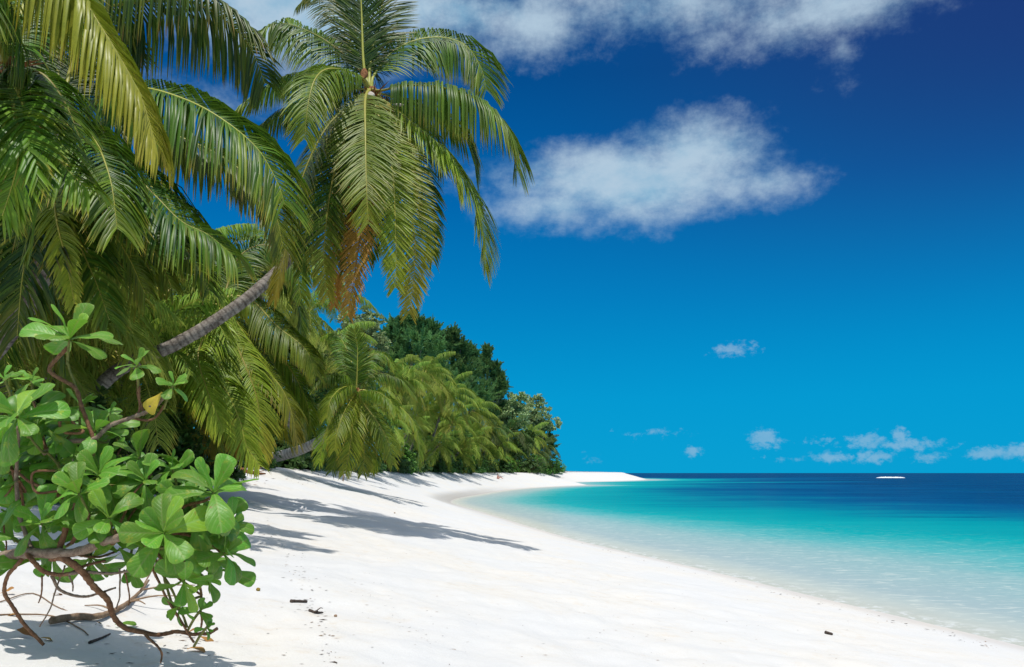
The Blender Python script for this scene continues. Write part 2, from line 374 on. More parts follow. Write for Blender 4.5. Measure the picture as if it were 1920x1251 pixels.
# wind-worn hummocks close by
fx = np.array([hum(x, y) for x, y in zip(X, Y)])
Z = Z + fx * np.clip(d / 3, 0, 1)
Wd = np.interp(Y, WY, WW)
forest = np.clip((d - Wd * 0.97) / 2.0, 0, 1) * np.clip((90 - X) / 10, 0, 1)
cusp_a = np.exp(-(((Y - 82) / 32) ** 2)) * np.clip((d + 1) / 1, 0, 1)
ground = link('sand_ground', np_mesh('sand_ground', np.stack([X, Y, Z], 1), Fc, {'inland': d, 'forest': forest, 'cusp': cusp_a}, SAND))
tag(ground, 'white coral sand beach sloping gently down into the lagoon', kind='structure')

# ------------------------------------------------------------------ sea
SEA, t, out = mat('lagoon_water')
geo = t.node('ShaderNodeNewGeometry'); pos = geo.outputs['Position']
wd = t.node('ShaderNodeAttribute', attribute_name='deep').outputs['Fac']
off = t.node('ShaderNodeAttribute', attribute_name='offshore').outputs['Fac']
nA = t.noise(t.mapping(pos, (0.6, 1, 1)), 0.045, 5, 0.6); nB = t.noise(t.mapping(pos, (0.5, 1.6, 1)), 0.16, 5, 0.6)
wdn = t.m('ADD', wd, t.m('ADD', t.m('MULTIPLY', t.m('SUBTRACT', nA, 0.5), t.ss(wd, 0.2, 0.7, 0.02, 0.55)), t.m('MULTIPLY', t.m('SUBTRACT', nB, 0.5), t.ss(wd, 0.1, 0.6, 0.02, 0.34))))
K = 0.84
cs = lambda r, g, b: tuple(x * k for x, k in zip(srgb(r, g, b), (0.78, 0.78, 0.70)))
c = t.ramp(wdn, [(0.0, cs(222, 222, 218)), (0.06, cs(180, 198, 208)), (0.16, cs(160, 196, 206)), (0.25, cs(98, 188, 198)), (0.35, cs(18, 174, 184)), (0.54, cs(0, 154, 172)), (0.64, cs(0, 134, 164)),
                 (0.76, cs(0, 98, 148)), (0.88, cs(0, 74, 136)), (1.0, cs(0, 54, 114))], 'LINEAR')
# sea grass beds, dark streaks
gr = t.noise(t.mapping(pos, (0.35, 1.3, 1), loc=(3, 1, 0)), 0.09, 6, 0.62)
grm = t.m('MULTIPLY', t.ss(gr, 0.60, 0.68), t.m('MULTIPLY', t.ss(wd, 0.50, 0.62), t.ss(off, 260, 120)))
c = t.mix(t.m('MULTIPLY', grm, 0.8), c, (*cs(0, 82, 128), 1))
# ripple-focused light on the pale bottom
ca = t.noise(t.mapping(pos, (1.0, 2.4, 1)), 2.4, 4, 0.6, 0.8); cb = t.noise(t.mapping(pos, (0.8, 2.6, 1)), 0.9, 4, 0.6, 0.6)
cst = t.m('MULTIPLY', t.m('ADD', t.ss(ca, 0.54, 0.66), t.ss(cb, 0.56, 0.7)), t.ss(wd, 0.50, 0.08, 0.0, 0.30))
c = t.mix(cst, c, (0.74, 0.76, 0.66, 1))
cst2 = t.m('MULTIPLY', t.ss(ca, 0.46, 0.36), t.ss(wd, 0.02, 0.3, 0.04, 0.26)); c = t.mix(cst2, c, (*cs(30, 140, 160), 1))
# open water darkens in long wind streaks
st = t.noise(t.mapping(pos, (0.15, 1, 1)), 0.03, 6, 0.7)
c = t.mix(t.m('MULTIPLY', t.ss(st, 0.5, 0.7), t.ss(off, 40, 90, 0.0, 0.35)), c, (*cs(0, 48, 100), 1))
fo = t.noise(pos, 3.2, 6, 0.7, 0.4); fw = t.m('MULTIPLY', t.ss(fo, 0.50, 0.60), t.ss(off, 0.75, 0.1)); c = t.mix(t.m('MULTIPLY', fw, 0.7), c, (0.80, 0.81, 0.80, 1))
w1 = t.noise(t.mapping(pos, (1, 2.0, 1)), 2.2, 5, 0.6, 0.3); w2 = t.noise(t.mapping(pos, (0.7, 1.8, 1)), 0.5, 5, 0.65, 0.3)
bh = t.m('ADD', t.m('MULTIPLY', w1, 0.25), w2)
bp = t.node('ShaderNodeBump', {'Strength': t.ss(off, 0.0, 8.0, 0.08, 0.45), 'Distance': 0.16, 'Height': bh})
df = t.node('ShaderNodeBsdfDiffuse', {0: c, 'Normal': bp.outputs[0]}); gl = t.node('ShaderNodeBsdfGlossy', {'Roughness': 0.16, 'Normal': bp.outputs[0]})
fr = t.node('ShaderNodeFresnel', {'IOR': 1.33, 'Normal': bp.outputs[0]})
pr = t.node('ShaderNodeMixShader', {0: t.m('MULTIPLY', fr.outputs[0], 0.16), 1: df.outputs[0], 2: gl.outputs[0]})
tp = t.node('ShaderNodeBsdfTransparent', {0: (0.93, 0.99, 1.0, 1)})
al = t.ss(t.m('ADD', off, t.m('MULTIPLY', t.m('SUBTRACT', t.noise(pos, 1.1, 4), 0.5), 0.8)), -0.15, 1.0, 0.88, 1.0)
t.put(out.inputs[0], t.node('ShaderNodeMixShader', {0: al, 1: tp.outputs[0], 2: pr.outputs[0]}))
rad = np.concatenate([np.geomspace(5.5, 60, 200), np.geomspace(61.5, 700, 230), np.geomspace(740, 30000, 40)])
X, Y, Fc = polar_sheet(rad, angs)
d = -sdist(X, Y)
keep = d > -2.0
Fc = Fc[keep[Fc].all(1)]
used = np.unique(Fc); remap = np.full(len(X), -1); remap[used] = np.arange(len(used)); Fc = remap[Fc]
X, Y, d = X[used], Y[used], d[used]
dd_ = np.clip(d, 0, None)
near_ = np.clip((52 - Y) / 26, 0, 1); deep = 1 - np.exp(-(dd_ / (1 + 0.45 * near_) / 20.5) ** 1.05)
# a pale sand shoal runs out from the far spit
def seg(x, y, ax, ay, bx, by):
    ex, ey = bx - ax, by - ay; t = np.clip(((x - ax) * ex + (y - ay) * ey) / (ex * ex + ey * ey), 0, 1)
    return np.hypot(x - ax - t * ex, y - ay - t * ey), t
s1, t1 = seg(X, Y, 12, 190, 95, 235); deep = deep - 0.42 * np.exp(-(s1 / (16 - 6 * t1)) ** 2) * (1 - t1 * 0.45) * np.clip(deep, 0, 1)
s2, t2 = seg(X, Y, 45, 280, 190, 470); deep = deep - 0.30 * np.exp(-(s2 / 22) ** 2) * (1 - t2 * 0.8) * np.clip(deep, 0, 1)
# the lagoon widens: turquoise reaches further out near the camera's right
wide = np.exp(-((Y - 34) / 22) ** 2) * np.clip((X - 8) / 20, 0, 1); deep = deep - 0.06 * wide
deep = np.clip(deep, 0, 1)
Zw = 0.004 * np.sin(X * 2.1 + Y * 0.7) + 0.004 * np.sin(Y * 3.1 - X * 0.5)
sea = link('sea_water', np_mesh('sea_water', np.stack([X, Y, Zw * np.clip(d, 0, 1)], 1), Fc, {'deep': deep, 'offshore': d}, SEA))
tag(sea, 'clear turquoise lagoon water deepening to dark blue at the horizon', kind='structure')

FOAM, t, out = mat('sea_foam')
pos = t.node('ShaderNodeNewGeometry').outputs['Position']; n = t.noise(pos, 1.6, 5, 0.7)
pr = t.node('ShaderNodeBsdfPrincipled', {'Base Color': t.mix(n, (0.62, 0.70, 0.74, 1), (0.85, 0.87, 0.88, 1)), 'Roughness': 0.8})
t.put(out.inputs[0], pr.outputs[0])
def breaker(px, py, lenpx, hgt, label, thick=1.5):
    r = ray(px, py); tt = -CAMZ / r.z; c0 = Vector((r.x * tt, r.y * tt, 0)); L = lenpx / F * c0.y
    mb = MB(); n = 60; prof = [(-1, -.05), (-.7, .35), (-.35, .85), (0, 1), (.3, .8), (.55, .3), (.8, -.05)]
    vs = []; fs = []; m = len(prof)
    for i in range(n + 1):
        s = i / n; e = min(1, 6 * s, 6 * (1 - s)) ** 0.6
        for (a, b) in prof:
            k = 1 + 0.45 * mnoise.noise((s * 17, a * 2, 1)) + .25 * mnoise.noise((s * 60, a * 3, 4))
            vs.append(c0 + Vector(((s - .5) * L, a * thick * e * k, b * hgt * e * k)))
        if i:
            for j in range(m - 1): a0 = (i - 1) * m + j; fs.append((a0, a0 + 1, a0 + 1 + m, a0 + m))
    mb.add(vs, fs); o = link('breaking_wave', mb.mesh('breaking_wave', FOAM, c0)); o.location = c0
    tag(o, label, 'wave')
breaker(1670, 896.3, 54, 0.55, 'long bright white breaker on the reef at the right, just below the horizon')

# ------------------------------------------------------------------ palms
def leaflets(mb, pts, Ltot, lmax, nside, width, seed, up=(0, 0, 1), yel=0.0, dry=0.0, hang=1.0, segs=4, start=0.12, spread=1.0, ragged=0.12, tipyel=0.5, bright=0.5, T=None, N=None):
    rnd = random.Random(seed); n = len(pts) - 1; lmax = lmax * 1.28; width = width * 1.16
    if T is None: T, N = frames(pts, up)
    droop_end = rnd.uniform(0.9, 1.1)
    patch = rnd.uniform(0, 50)
    for side in (-1, 1):
        for i in range(nside):
            s = start + (1 - start) * ((i + rnd.uniform(-.3, .3)) / nside); s = min(0.999, max(start, s))
            if rnd.random() < ragged * 0.35: continue
            k = s * n; a = int(k); fr = k - a; p = pts[a].lerp(pts[min(n, a + 1)], fr)
            t_ = T[a].lerp(T[min(n, a + 1)], fr).normalized(); nn_ = N[a].lerp(N[min(n, a + 1)], fr).normalized()
            sv = t_.cross(nn_) * side
            u = (s - start) / (1 - start)
            prof = (0.50 + 0.50 * min(1, u / 0.25) ** 0.8) * (1 - 0.62 * max(0, (u - 0.35) / 0.65) ** 1.8)
            ln = lmax * prof * rnd.uniform(0.93, 1.05)
            if rnd.random() < ragged: ln *= rnd.uniform(0.5, 0.85)
            fa = math.radians(26 + 26 * u + rnd.uniform(-8, 8))
            clump = mnoise.noise((s * 9 + patch, side * 3, 0))
            v = 0.12 + 0.30 * clump + rnd.uniform(-.05, .05)
            d0 = (sv * math.cos(fa) * spread + t_ * math.sin(fa) + nn_ * v).normalized()
            hz = 1 - abs(t_.z)
            h = (0.42 + 0.72 * hz) * hang * rnd.uniform(0.9, 1.1) * (1 + .2 * clump)
            wdt = width * (0.65 + 0.35 * prof) * rnd.uniform(.85, 1.1)
            q = p.copy(); vs = []; cs = []; fs = []
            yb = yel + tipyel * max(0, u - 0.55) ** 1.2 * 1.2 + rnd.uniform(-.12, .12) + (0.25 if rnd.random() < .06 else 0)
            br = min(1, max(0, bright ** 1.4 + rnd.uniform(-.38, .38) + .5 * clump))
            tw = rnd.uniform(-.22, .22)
            lst = ln / segs
            for j in range(segs + 1):
                f = j / segs
                g = min(0.97, h * (1 - (1 - f) ** (2.0 + 2.5 * hz)))
                dr = (d0 * (1 - g) + Vector((0, 0, -1)) * g * 1.05).normalized()
                wv = t_ - t_.dot(dr) * dr
                if wv.length < 0.05: wv = nn_ - nn_.dot(dr) * dr
                wv.normalize(); nv = dr.cross(wv)
                ang = tw * (0.4 + f); wv = wv * math.cos(ang) + nv * math.sin(ang); nv = dr.cross(wv)
                ww = wdt * 0.5 * (0.45 + 1.1 * f if f < .4 else 0.9 * (1 - ((f - .4) / .6) ** 1.5) + 0.08)
                tip = max(0, f - .72) / .28
                colr = (min(1, max(0, yb + .35 * tip * (.4 + tipyel))), min(1, max(0, dry + (max(0, tipyel - .55) * 1.6 * max(0, u - .6)) + .8 * tip * (dry + .12 + (.6 if rnd.random() < .2 else 0)))), br)
                if j < segs:
                    vs += [q - wv * ww, q + nv * ww * .45, q + wv * ww]; cs += [colr] * 3
                    q = q + dr * lst
                else:
                    vs.append(q); cs.append(colr)
            for j in range(segs - 1):
                b = j * 3; fs += [(b, b + 1, b + 4, b + 3), (b + 1, b + 2, b + 5, b + 4)]
            b = (segs - 1) * 3; fs += [(b, b + 1, b + 3), (b + 1, b + 2, b + 3)]
            mb.add(vs, fs, cs)

def frond(parent, hub, path, Y0, lmax=1.15, nside=None, width=0.042, seed=0, label=None, **kw):
    """one frond whose midrib is laid through real points; path: (px, py, metres behind the hub)"""
    pts3 = [P(px, py, Y0 + dy) for (px, py, dy) in path]
    if hub is not None and (pts3[0] - hub).length > 0.05: pts3 = [hub] + pts3
    up = kw.pop('up', (0, -0.25, 1))
    pts, L = catmull(pts3, 48); T, N = frames(pts, up)
    mb = MB(); ns = nside or max(36, int(L / 0.034))
    leaflets(mb, pts, L, lmax, ns, width, seed, T=T, N=N, **kw)
    og = parent.location
    o = link('frond', mb.mesh('frond', PALM, og), parent)
    if label: o['label'] = label
    rb = MB(); yy = 0.35 + kw.get('yel', 0) * .6; dd = kw.get('dry', 0)
    tube(rb, pts, lambda s: 0.040 * (1 - s) ** 1.3 + 0.005 + (0.05 * max(0, .08 - s) / .08), 6, (yy, dd, 0.6), up=up, flat=0.7)
    m = link('midrib', rb.mesh('midrib', RIB, og), o)
    return o

def trunk_obj(parent, pts3, r0, r1, rings=True, name='trunk', flare=1.5, m=None):
    pts, L = catmull(pts3, max(40, int(0 + sum((Vector(b) - Vector(a)).length for a, b in zip(pts3, pts3[1:])) / 0.035)) if rings else 24)
    mb = MB(); n = len(pts)
    T, N = frames(pts, (0.3, 1, 0)); vs = []; fs = []; cs = []; sd_ = 14 if rings else 9
    for i, p in enumerate(pts):
        s = i / (n - 1); B = T[i].cross(N[i]); r = r0 + (r1 - r0) * s + r0 * (flare - 1) * max(0, 1 - s * 12)
        ph = (i % 4)
        k = 1.0 if not rings else (1.022, 1.004, .992, 1.0)[ph] + random.uniform(-.006, .006)
        for q in range(sd_):
            a = 2 * math.pi * q / sd_
            rr = r * k * (1 + .05 * mnoise.noise((math.cos(a) * 1.5, math.sin(a) * 1.5, i * .12)))
            vs.append(p + N[i] * math.sin(a) * rr + B * math.cos(a) * rr)
            cs.append((0, (1.0 if (ph == 2 and rings) else 0.1) * (.5 + .5 * random.random()), 0))
        if i:
            for q in range(sd_):
                a0 = (i - 1) * sd_ + q; a1 = (i - 1) * sd_ + (q + 1) % sd_; fs.append((a0, a1, a1 + sd_, a0 + sd_))
    fs.append(tuple((n - 1) * sd_ + k for k in range(sd_)))
    mb.add(vs, fs, cs)
    return link(name, mb.mesh(name, m or TRUNK, parent.location), parent)

def spathe(parent, p, d, L, w_, m=SPATHE, name='spathe'):
    mb = MB(); d = Vector(d).normalized(); s = d.cross(Vector((0, 1, 0.2))).normalized(); nrm = d.cross(s)
    vs = []; fs = []; n = 10
    for i in range(n + 1):
        f = i / n; ww = w_ * math.sin(math.pi * min(1, f * .93 + .07)) ** .8; c0 = Vector(p) + d * L * f + nrm * L * .25 * f * f
        for k in range(6):
            a = math.pi * (k / 5 - .5) * 1.3
            vs.append(c0 + s * math.sin(a) * ww + nrm * (math.cos(a) - .5) * ww * .8)
        if i:
            for k in range(5): a0 = (i - 1) * 6 + k; fs.append((a0, a0 + 1, a0 + 7, a0 + 6))
    mb.add(vs, fs); return link(name, mb.mesh(name, m, parent.location), parent)
def coconut(parent, p, r=.13):
    mb = MB(); vs = []; fs = []; n, m_ = 8, 12
    for i in range(n + 1):
        th = math.pi * i / n
        for j in range(m_):
            ph = 2 * math.pi * j / m_; k = 1 + .06 * math.cos(3 * ph)
            vs.append(Vector(p) + Vector((math.sin(th) * math.cos(ph) * r * k, math.sin(th) * math.sin(ph) * r * k, math.cos(th) * r * 1.35 * (1 - .12 * math.cos(th)))))
        if i:
            for j in range(m_): a = (i - 1) * m_ + j; b = (i - 1) * m_ + (j + 1) % m_; fs.append((a, b, b + m_, a + m_))
    mb.add(vs, fs); return link('coconut', mb.mesh('coconut', NUT, parent.location), parent)
def fibre_hub(parent, p, r, h):
    mb = MB()
    for k in range(70):
        a = random.uniform(0, 6.28); z = random.uniform(-h, h * .3); q = Vector(p) + Vector((math.cos(a) * r * .75, math.sin(a) * r * .75, z))
        e = q + Vector((math.cos(a) * r * random.uniform(.5, 1.6), math.sin(a) * r * random.uniform(.5, 1.6), random.uniform(-.2, .6) * h))
        s = Vector((-math.sin(a), math.cos(a), 0)) * .03
        mb.add([q - s, q + s, (q + e) / 2 + s * .8, e, (q + e) / 2 - s * .8], [(0, 1, 2, 4), (4, 2, 3)], [(0, 0, 0)] * 5)
    tube(mb, [Vector(p) + Vector((0, 0, z)) for z in (-h, -h * .4, 0, h * .5)], lambda s: r * (.95 - .5 * s), 12, jit=.1)
    return link('crown_fibre', mb.mesh('crown_fibre', FIBRE, parent.location), parent)

# --- the tall leaning palm in the middle of the picture
D1 = 18.0
b = on_ground(30, 905, (6, 60)); base1 = Vector((-9.6, 16.0, gz(-9.6, 16.0)))
palm1 = empty('coconut_palm', base1, 'tall coconut palm leaning right over the beach, crown against the open sky', 'palm tree', 'coconut palms along the beach')
trunk_obj(palm1, [base1 + Vector((0, 0, -.2)), base1 + Vector((.5, .1, .35)), P(200, 712, 16.4), P(330, 645, 16.7), P(400, 604, 16.9), P(480, 546, 17.3), P(560, 465, 18.3), P(630, 365, 18.9), P(672, 260, 18.5), P(692, 175, 18.0)], .158, .105)
H1 = P(693, 168, D1)
fibre_hub(palm1, P(697, 185, D1), .24, .55)
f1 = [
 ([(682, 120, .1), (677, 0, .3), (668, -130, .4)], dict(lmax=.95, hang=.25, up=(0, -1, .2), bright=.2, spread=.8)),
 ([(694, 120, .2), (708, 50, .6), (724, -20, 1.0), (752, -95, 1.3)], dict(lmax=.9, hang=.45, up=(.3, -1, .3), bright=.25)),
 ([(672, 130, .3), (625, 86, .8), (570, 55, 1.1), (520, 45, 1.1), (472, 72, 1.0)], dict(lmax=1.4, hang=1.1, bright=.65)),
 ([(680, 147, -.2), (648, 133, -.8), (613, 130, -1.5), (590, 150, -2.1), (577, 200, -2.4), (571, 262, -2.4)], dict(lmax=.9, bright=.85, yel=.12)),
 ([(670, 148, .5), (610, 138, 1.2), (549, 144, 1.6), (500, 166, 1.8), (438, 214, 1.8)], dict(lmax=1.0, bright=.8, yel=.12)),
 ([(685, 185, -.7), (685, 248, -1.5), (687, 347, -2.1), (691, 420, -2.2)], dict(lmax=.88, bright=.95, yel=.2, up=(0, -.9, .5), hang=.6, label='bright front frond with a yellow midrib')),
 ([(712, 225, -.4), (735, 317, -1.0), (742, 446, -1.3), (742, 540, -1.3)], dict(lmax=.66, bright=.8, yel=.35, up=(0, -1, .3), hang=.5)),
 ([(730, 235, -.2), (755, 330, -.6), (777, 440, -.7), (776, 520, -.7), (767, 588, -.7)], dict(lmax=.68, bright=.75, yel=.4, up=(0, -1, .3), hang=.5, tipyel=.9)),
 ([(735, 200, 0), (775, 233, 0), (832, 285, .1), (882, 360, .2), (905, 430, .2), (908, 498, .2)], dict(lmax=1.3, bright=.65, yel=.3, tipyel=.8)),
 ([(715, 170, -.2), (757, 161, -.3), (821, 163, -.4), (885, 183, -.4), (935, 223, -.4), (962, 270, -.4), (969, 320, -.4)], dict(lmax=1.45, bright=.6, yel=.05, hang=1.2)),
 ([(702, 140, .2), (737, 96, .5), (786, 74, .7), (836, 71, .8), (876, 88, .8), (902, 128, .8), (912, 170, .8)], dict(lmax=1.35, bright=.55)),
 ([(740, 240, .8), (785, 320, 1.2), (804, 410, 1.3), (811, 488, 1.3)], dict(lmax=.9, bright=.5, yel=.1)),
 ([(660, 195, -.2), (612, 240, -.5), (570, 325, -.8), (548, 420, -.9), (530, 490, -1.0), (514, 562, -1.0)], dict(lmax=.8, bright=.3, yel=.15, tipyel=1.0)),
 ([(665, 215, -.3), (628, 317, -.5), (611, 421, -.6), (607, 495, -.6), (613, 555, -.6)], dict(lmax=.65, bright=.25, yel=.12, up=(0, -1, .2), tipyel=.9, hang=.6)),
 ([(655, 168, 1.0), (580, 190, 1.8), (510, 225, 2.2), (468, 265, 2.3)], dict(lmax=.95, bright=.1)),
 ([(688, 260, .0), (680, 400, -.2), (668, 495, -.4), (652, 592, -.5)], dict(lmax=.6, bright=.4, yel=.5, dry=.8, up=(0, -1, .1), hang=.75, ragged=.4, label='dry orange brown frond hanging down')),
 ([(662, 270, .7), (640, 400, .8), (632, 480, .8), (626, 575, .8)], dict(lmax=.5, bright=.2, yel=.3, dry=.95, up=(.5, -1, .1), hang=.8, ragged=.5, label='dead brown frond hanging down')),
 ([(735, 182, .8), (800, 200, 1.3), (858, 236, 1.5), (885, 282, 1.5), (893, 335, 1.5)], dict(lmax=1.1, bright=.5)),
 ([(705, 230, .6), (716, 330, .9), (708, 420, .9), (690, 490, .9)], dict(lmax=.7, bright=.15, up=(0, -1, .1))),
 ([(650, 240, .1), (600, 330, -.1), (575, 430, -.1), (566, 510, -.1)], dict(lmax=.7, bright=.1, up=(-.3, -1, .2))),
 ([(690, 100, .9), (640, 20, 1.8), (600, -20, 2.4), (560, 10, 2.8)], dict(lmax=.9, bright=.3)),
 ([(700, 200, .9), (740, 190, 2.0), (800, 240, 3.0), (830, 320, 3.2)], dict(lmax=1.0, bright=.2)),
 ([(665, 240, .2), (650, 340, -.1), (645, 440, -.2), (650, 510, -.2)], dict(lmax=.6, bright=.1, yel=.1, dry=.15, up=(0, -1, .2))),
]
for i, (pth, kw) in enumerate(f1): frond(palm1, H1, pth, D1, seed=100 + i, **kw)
spathe(palm1, P(683, 128, D1 - .15), (0.02, 0, -1), .32, .10, FIBRE, 'bud_sheath')
spathe(palm1, P(694, 172, D1 - .45), (.2, -.2, -1), .22, .10)
spathe(palm1, P(730, 218, D1 - .3), (.25, -.1, -1), .42, .085)
spathe(palm1, P(738, 196, D1 - .2), (1, -.1, -.15), .30, .04)
for (x, y, dy) in ((750, 240, -.1), (742, 228, .05), (728, 205, -.25), (712, 205, -.3)): coconut(palm1, P(x, y, D1 + dy), .11)

# --- the close palm at the left whose crown fills the corner
def gbase(x, y): return Vector((x, y, gz(x, y)))
D0 = 12.0; H0 = P(112, 245, D0); b0 = gbase(-9.4, 12.6)
palm0 = empty('coconut_palm', b0, 'dense palm at the left, crown of long dark drooping fronds below the top corner', 'palm tree', 'coconut palms along the beach')
trunk_obj(palm0, [b0 + Vector((0, 0, -.2)), b0 + Vector((.4, 0, 1.2)), P(60, 560, 12.4), P(95, 400, 12.2), P(112, 262, 12)], .19, .13)
fibre_hub(palm0, P(112, 262, D0), .22, .5)
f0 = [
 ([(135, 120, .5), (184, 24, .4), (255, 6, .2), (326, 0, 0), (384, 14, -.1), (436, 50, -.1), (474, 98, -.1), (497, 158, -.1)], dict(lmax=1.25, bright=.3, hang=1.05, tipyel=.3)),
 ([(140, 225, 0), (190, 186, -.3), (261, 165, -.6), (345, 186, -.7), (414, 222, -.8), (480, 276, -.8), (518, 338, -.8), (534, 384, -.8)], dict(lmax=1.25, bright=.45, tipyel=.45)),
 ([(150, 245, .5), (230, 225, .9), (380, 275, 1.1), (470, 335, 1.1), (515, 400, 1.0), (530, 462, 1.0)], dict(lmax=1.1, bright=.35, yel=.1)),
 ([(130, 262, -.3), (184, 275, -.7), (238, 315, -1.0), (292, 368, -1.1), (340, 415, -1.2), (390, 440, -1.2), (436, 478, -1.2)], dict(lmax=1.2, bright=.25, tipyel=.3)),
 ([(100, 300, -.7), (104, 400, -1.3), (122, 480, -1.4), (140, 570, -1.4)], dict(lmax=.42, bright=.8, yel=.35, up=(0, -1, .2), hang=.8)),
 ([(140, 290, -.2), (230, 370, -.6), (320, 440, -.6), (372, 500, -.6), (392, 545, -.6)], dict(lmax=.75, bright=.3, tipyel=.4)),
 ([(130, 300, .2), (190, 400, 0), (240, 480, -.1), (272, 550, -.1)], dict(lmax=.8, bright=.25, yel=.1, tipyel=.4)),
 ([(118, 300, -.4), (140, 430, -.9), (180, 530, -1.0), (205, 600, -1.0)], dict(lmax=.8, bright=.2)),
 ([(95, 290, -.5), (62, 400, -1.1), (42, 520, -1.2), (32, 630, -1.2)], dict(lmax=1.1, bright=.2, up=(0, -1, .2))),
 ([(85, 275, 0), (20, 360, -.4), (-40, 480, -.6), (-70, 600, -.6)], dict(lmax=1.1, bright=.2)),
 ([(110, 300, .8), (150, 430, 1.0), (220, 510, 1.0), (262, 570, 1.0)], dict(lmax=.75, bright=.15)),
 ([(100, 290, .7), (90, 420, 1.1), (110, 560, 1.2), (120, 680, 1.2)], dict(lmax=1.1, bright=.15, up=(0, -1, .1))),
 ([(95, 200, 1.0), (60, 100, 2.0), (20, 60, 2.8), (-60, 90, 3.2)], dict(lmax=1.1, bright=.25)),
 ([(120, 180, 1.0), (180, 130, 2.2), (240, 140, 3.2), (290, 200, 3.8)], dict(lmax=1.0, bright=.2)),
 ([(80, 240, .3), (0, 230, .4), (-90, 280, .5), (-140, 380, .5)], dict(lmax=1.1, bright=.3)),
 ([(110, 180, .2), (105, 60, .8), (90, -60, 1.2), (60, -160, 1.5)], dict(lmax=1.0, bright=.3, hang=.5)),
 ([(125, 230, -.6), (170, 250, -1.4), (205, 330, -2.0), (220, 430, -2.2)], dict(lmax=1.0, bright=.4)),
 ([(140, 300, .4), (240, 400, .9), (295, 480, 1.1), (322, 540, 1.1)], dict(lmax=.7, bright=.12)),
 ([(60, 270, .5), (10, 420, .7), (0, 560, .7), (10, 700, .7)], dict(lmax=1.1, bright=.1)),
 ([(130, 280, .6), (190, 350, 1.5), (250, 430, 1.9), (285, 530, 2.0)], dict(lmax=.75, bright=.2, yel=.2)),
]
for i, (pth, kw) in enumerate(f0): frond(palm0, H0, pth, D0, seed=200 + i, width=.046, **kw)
spathe(palm0, P(100, 235, D0 - .5), (.55, -.1, -.5), .42, .07)
spathe(palm0, P(88, 205, D0 - .6), (.3, -.1, -.9), .5, .05, FIBRE, 'dry_flower_stalk')

DA = 9.0; HA = P(14, 118, DA); ba = gbase(-9.2, 8.6)
palmA = empty('coconut_palm', ba, 'nearest palm in the top left corner with one big olive yellow hanging frond', 'palm tree', 'coconut palms along the beach')
trunk_obj(palmA, [ba + Vector((0, 0, -.2)), ba + Vector((.8, 0, 1.5)), P(-190, 520, 8.8), P(-60, 280, 9.0), P(10, 135, 9.0)], .18, .12)
fibre_hub(palmA, P(12, 135, DA), .2, .4)
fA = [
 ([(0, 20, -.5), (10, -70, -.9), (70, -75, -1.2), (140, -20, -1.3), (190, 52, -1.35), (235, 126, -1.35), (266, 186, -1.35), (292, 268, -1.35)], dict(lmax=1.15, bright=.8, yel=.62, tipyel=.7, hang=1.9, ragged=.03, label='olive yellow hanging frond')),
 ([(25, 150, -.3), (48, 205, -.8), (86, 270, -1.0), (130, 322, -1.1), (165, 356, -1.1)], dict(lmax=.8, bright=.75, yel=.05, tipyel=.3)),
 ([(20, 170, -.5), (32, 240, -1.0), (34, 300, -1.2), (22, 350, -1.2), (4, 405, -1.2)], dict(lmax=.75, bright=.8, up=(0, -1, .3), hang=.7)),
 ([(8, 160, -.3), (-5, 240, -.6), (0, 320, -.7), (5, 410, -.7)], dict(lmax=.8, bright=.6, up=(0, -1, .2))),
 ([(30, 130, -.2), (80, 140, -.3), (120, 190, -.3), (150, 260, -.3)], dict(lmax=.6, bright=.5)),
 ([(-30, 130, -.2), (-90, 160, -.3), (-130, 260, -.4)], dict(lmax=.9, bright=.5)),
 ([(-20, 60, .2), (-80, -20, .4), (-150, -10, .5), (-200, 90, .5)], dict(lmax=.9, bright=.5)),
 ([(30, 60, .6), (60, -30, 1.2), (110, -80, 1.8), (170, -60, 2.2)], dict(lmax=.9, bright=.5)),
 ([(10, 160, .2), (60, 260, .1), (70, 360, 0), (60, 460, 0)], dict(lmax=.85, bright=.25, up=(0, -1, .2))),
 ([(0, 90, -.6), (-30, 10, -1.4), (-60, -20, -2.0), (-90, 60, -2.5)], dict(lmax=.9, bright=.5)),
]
for i, (pth, kw) in enumerate(fA): frond(palmA, HA, pth, DA, seed=300 + i, width=.046, **kw)

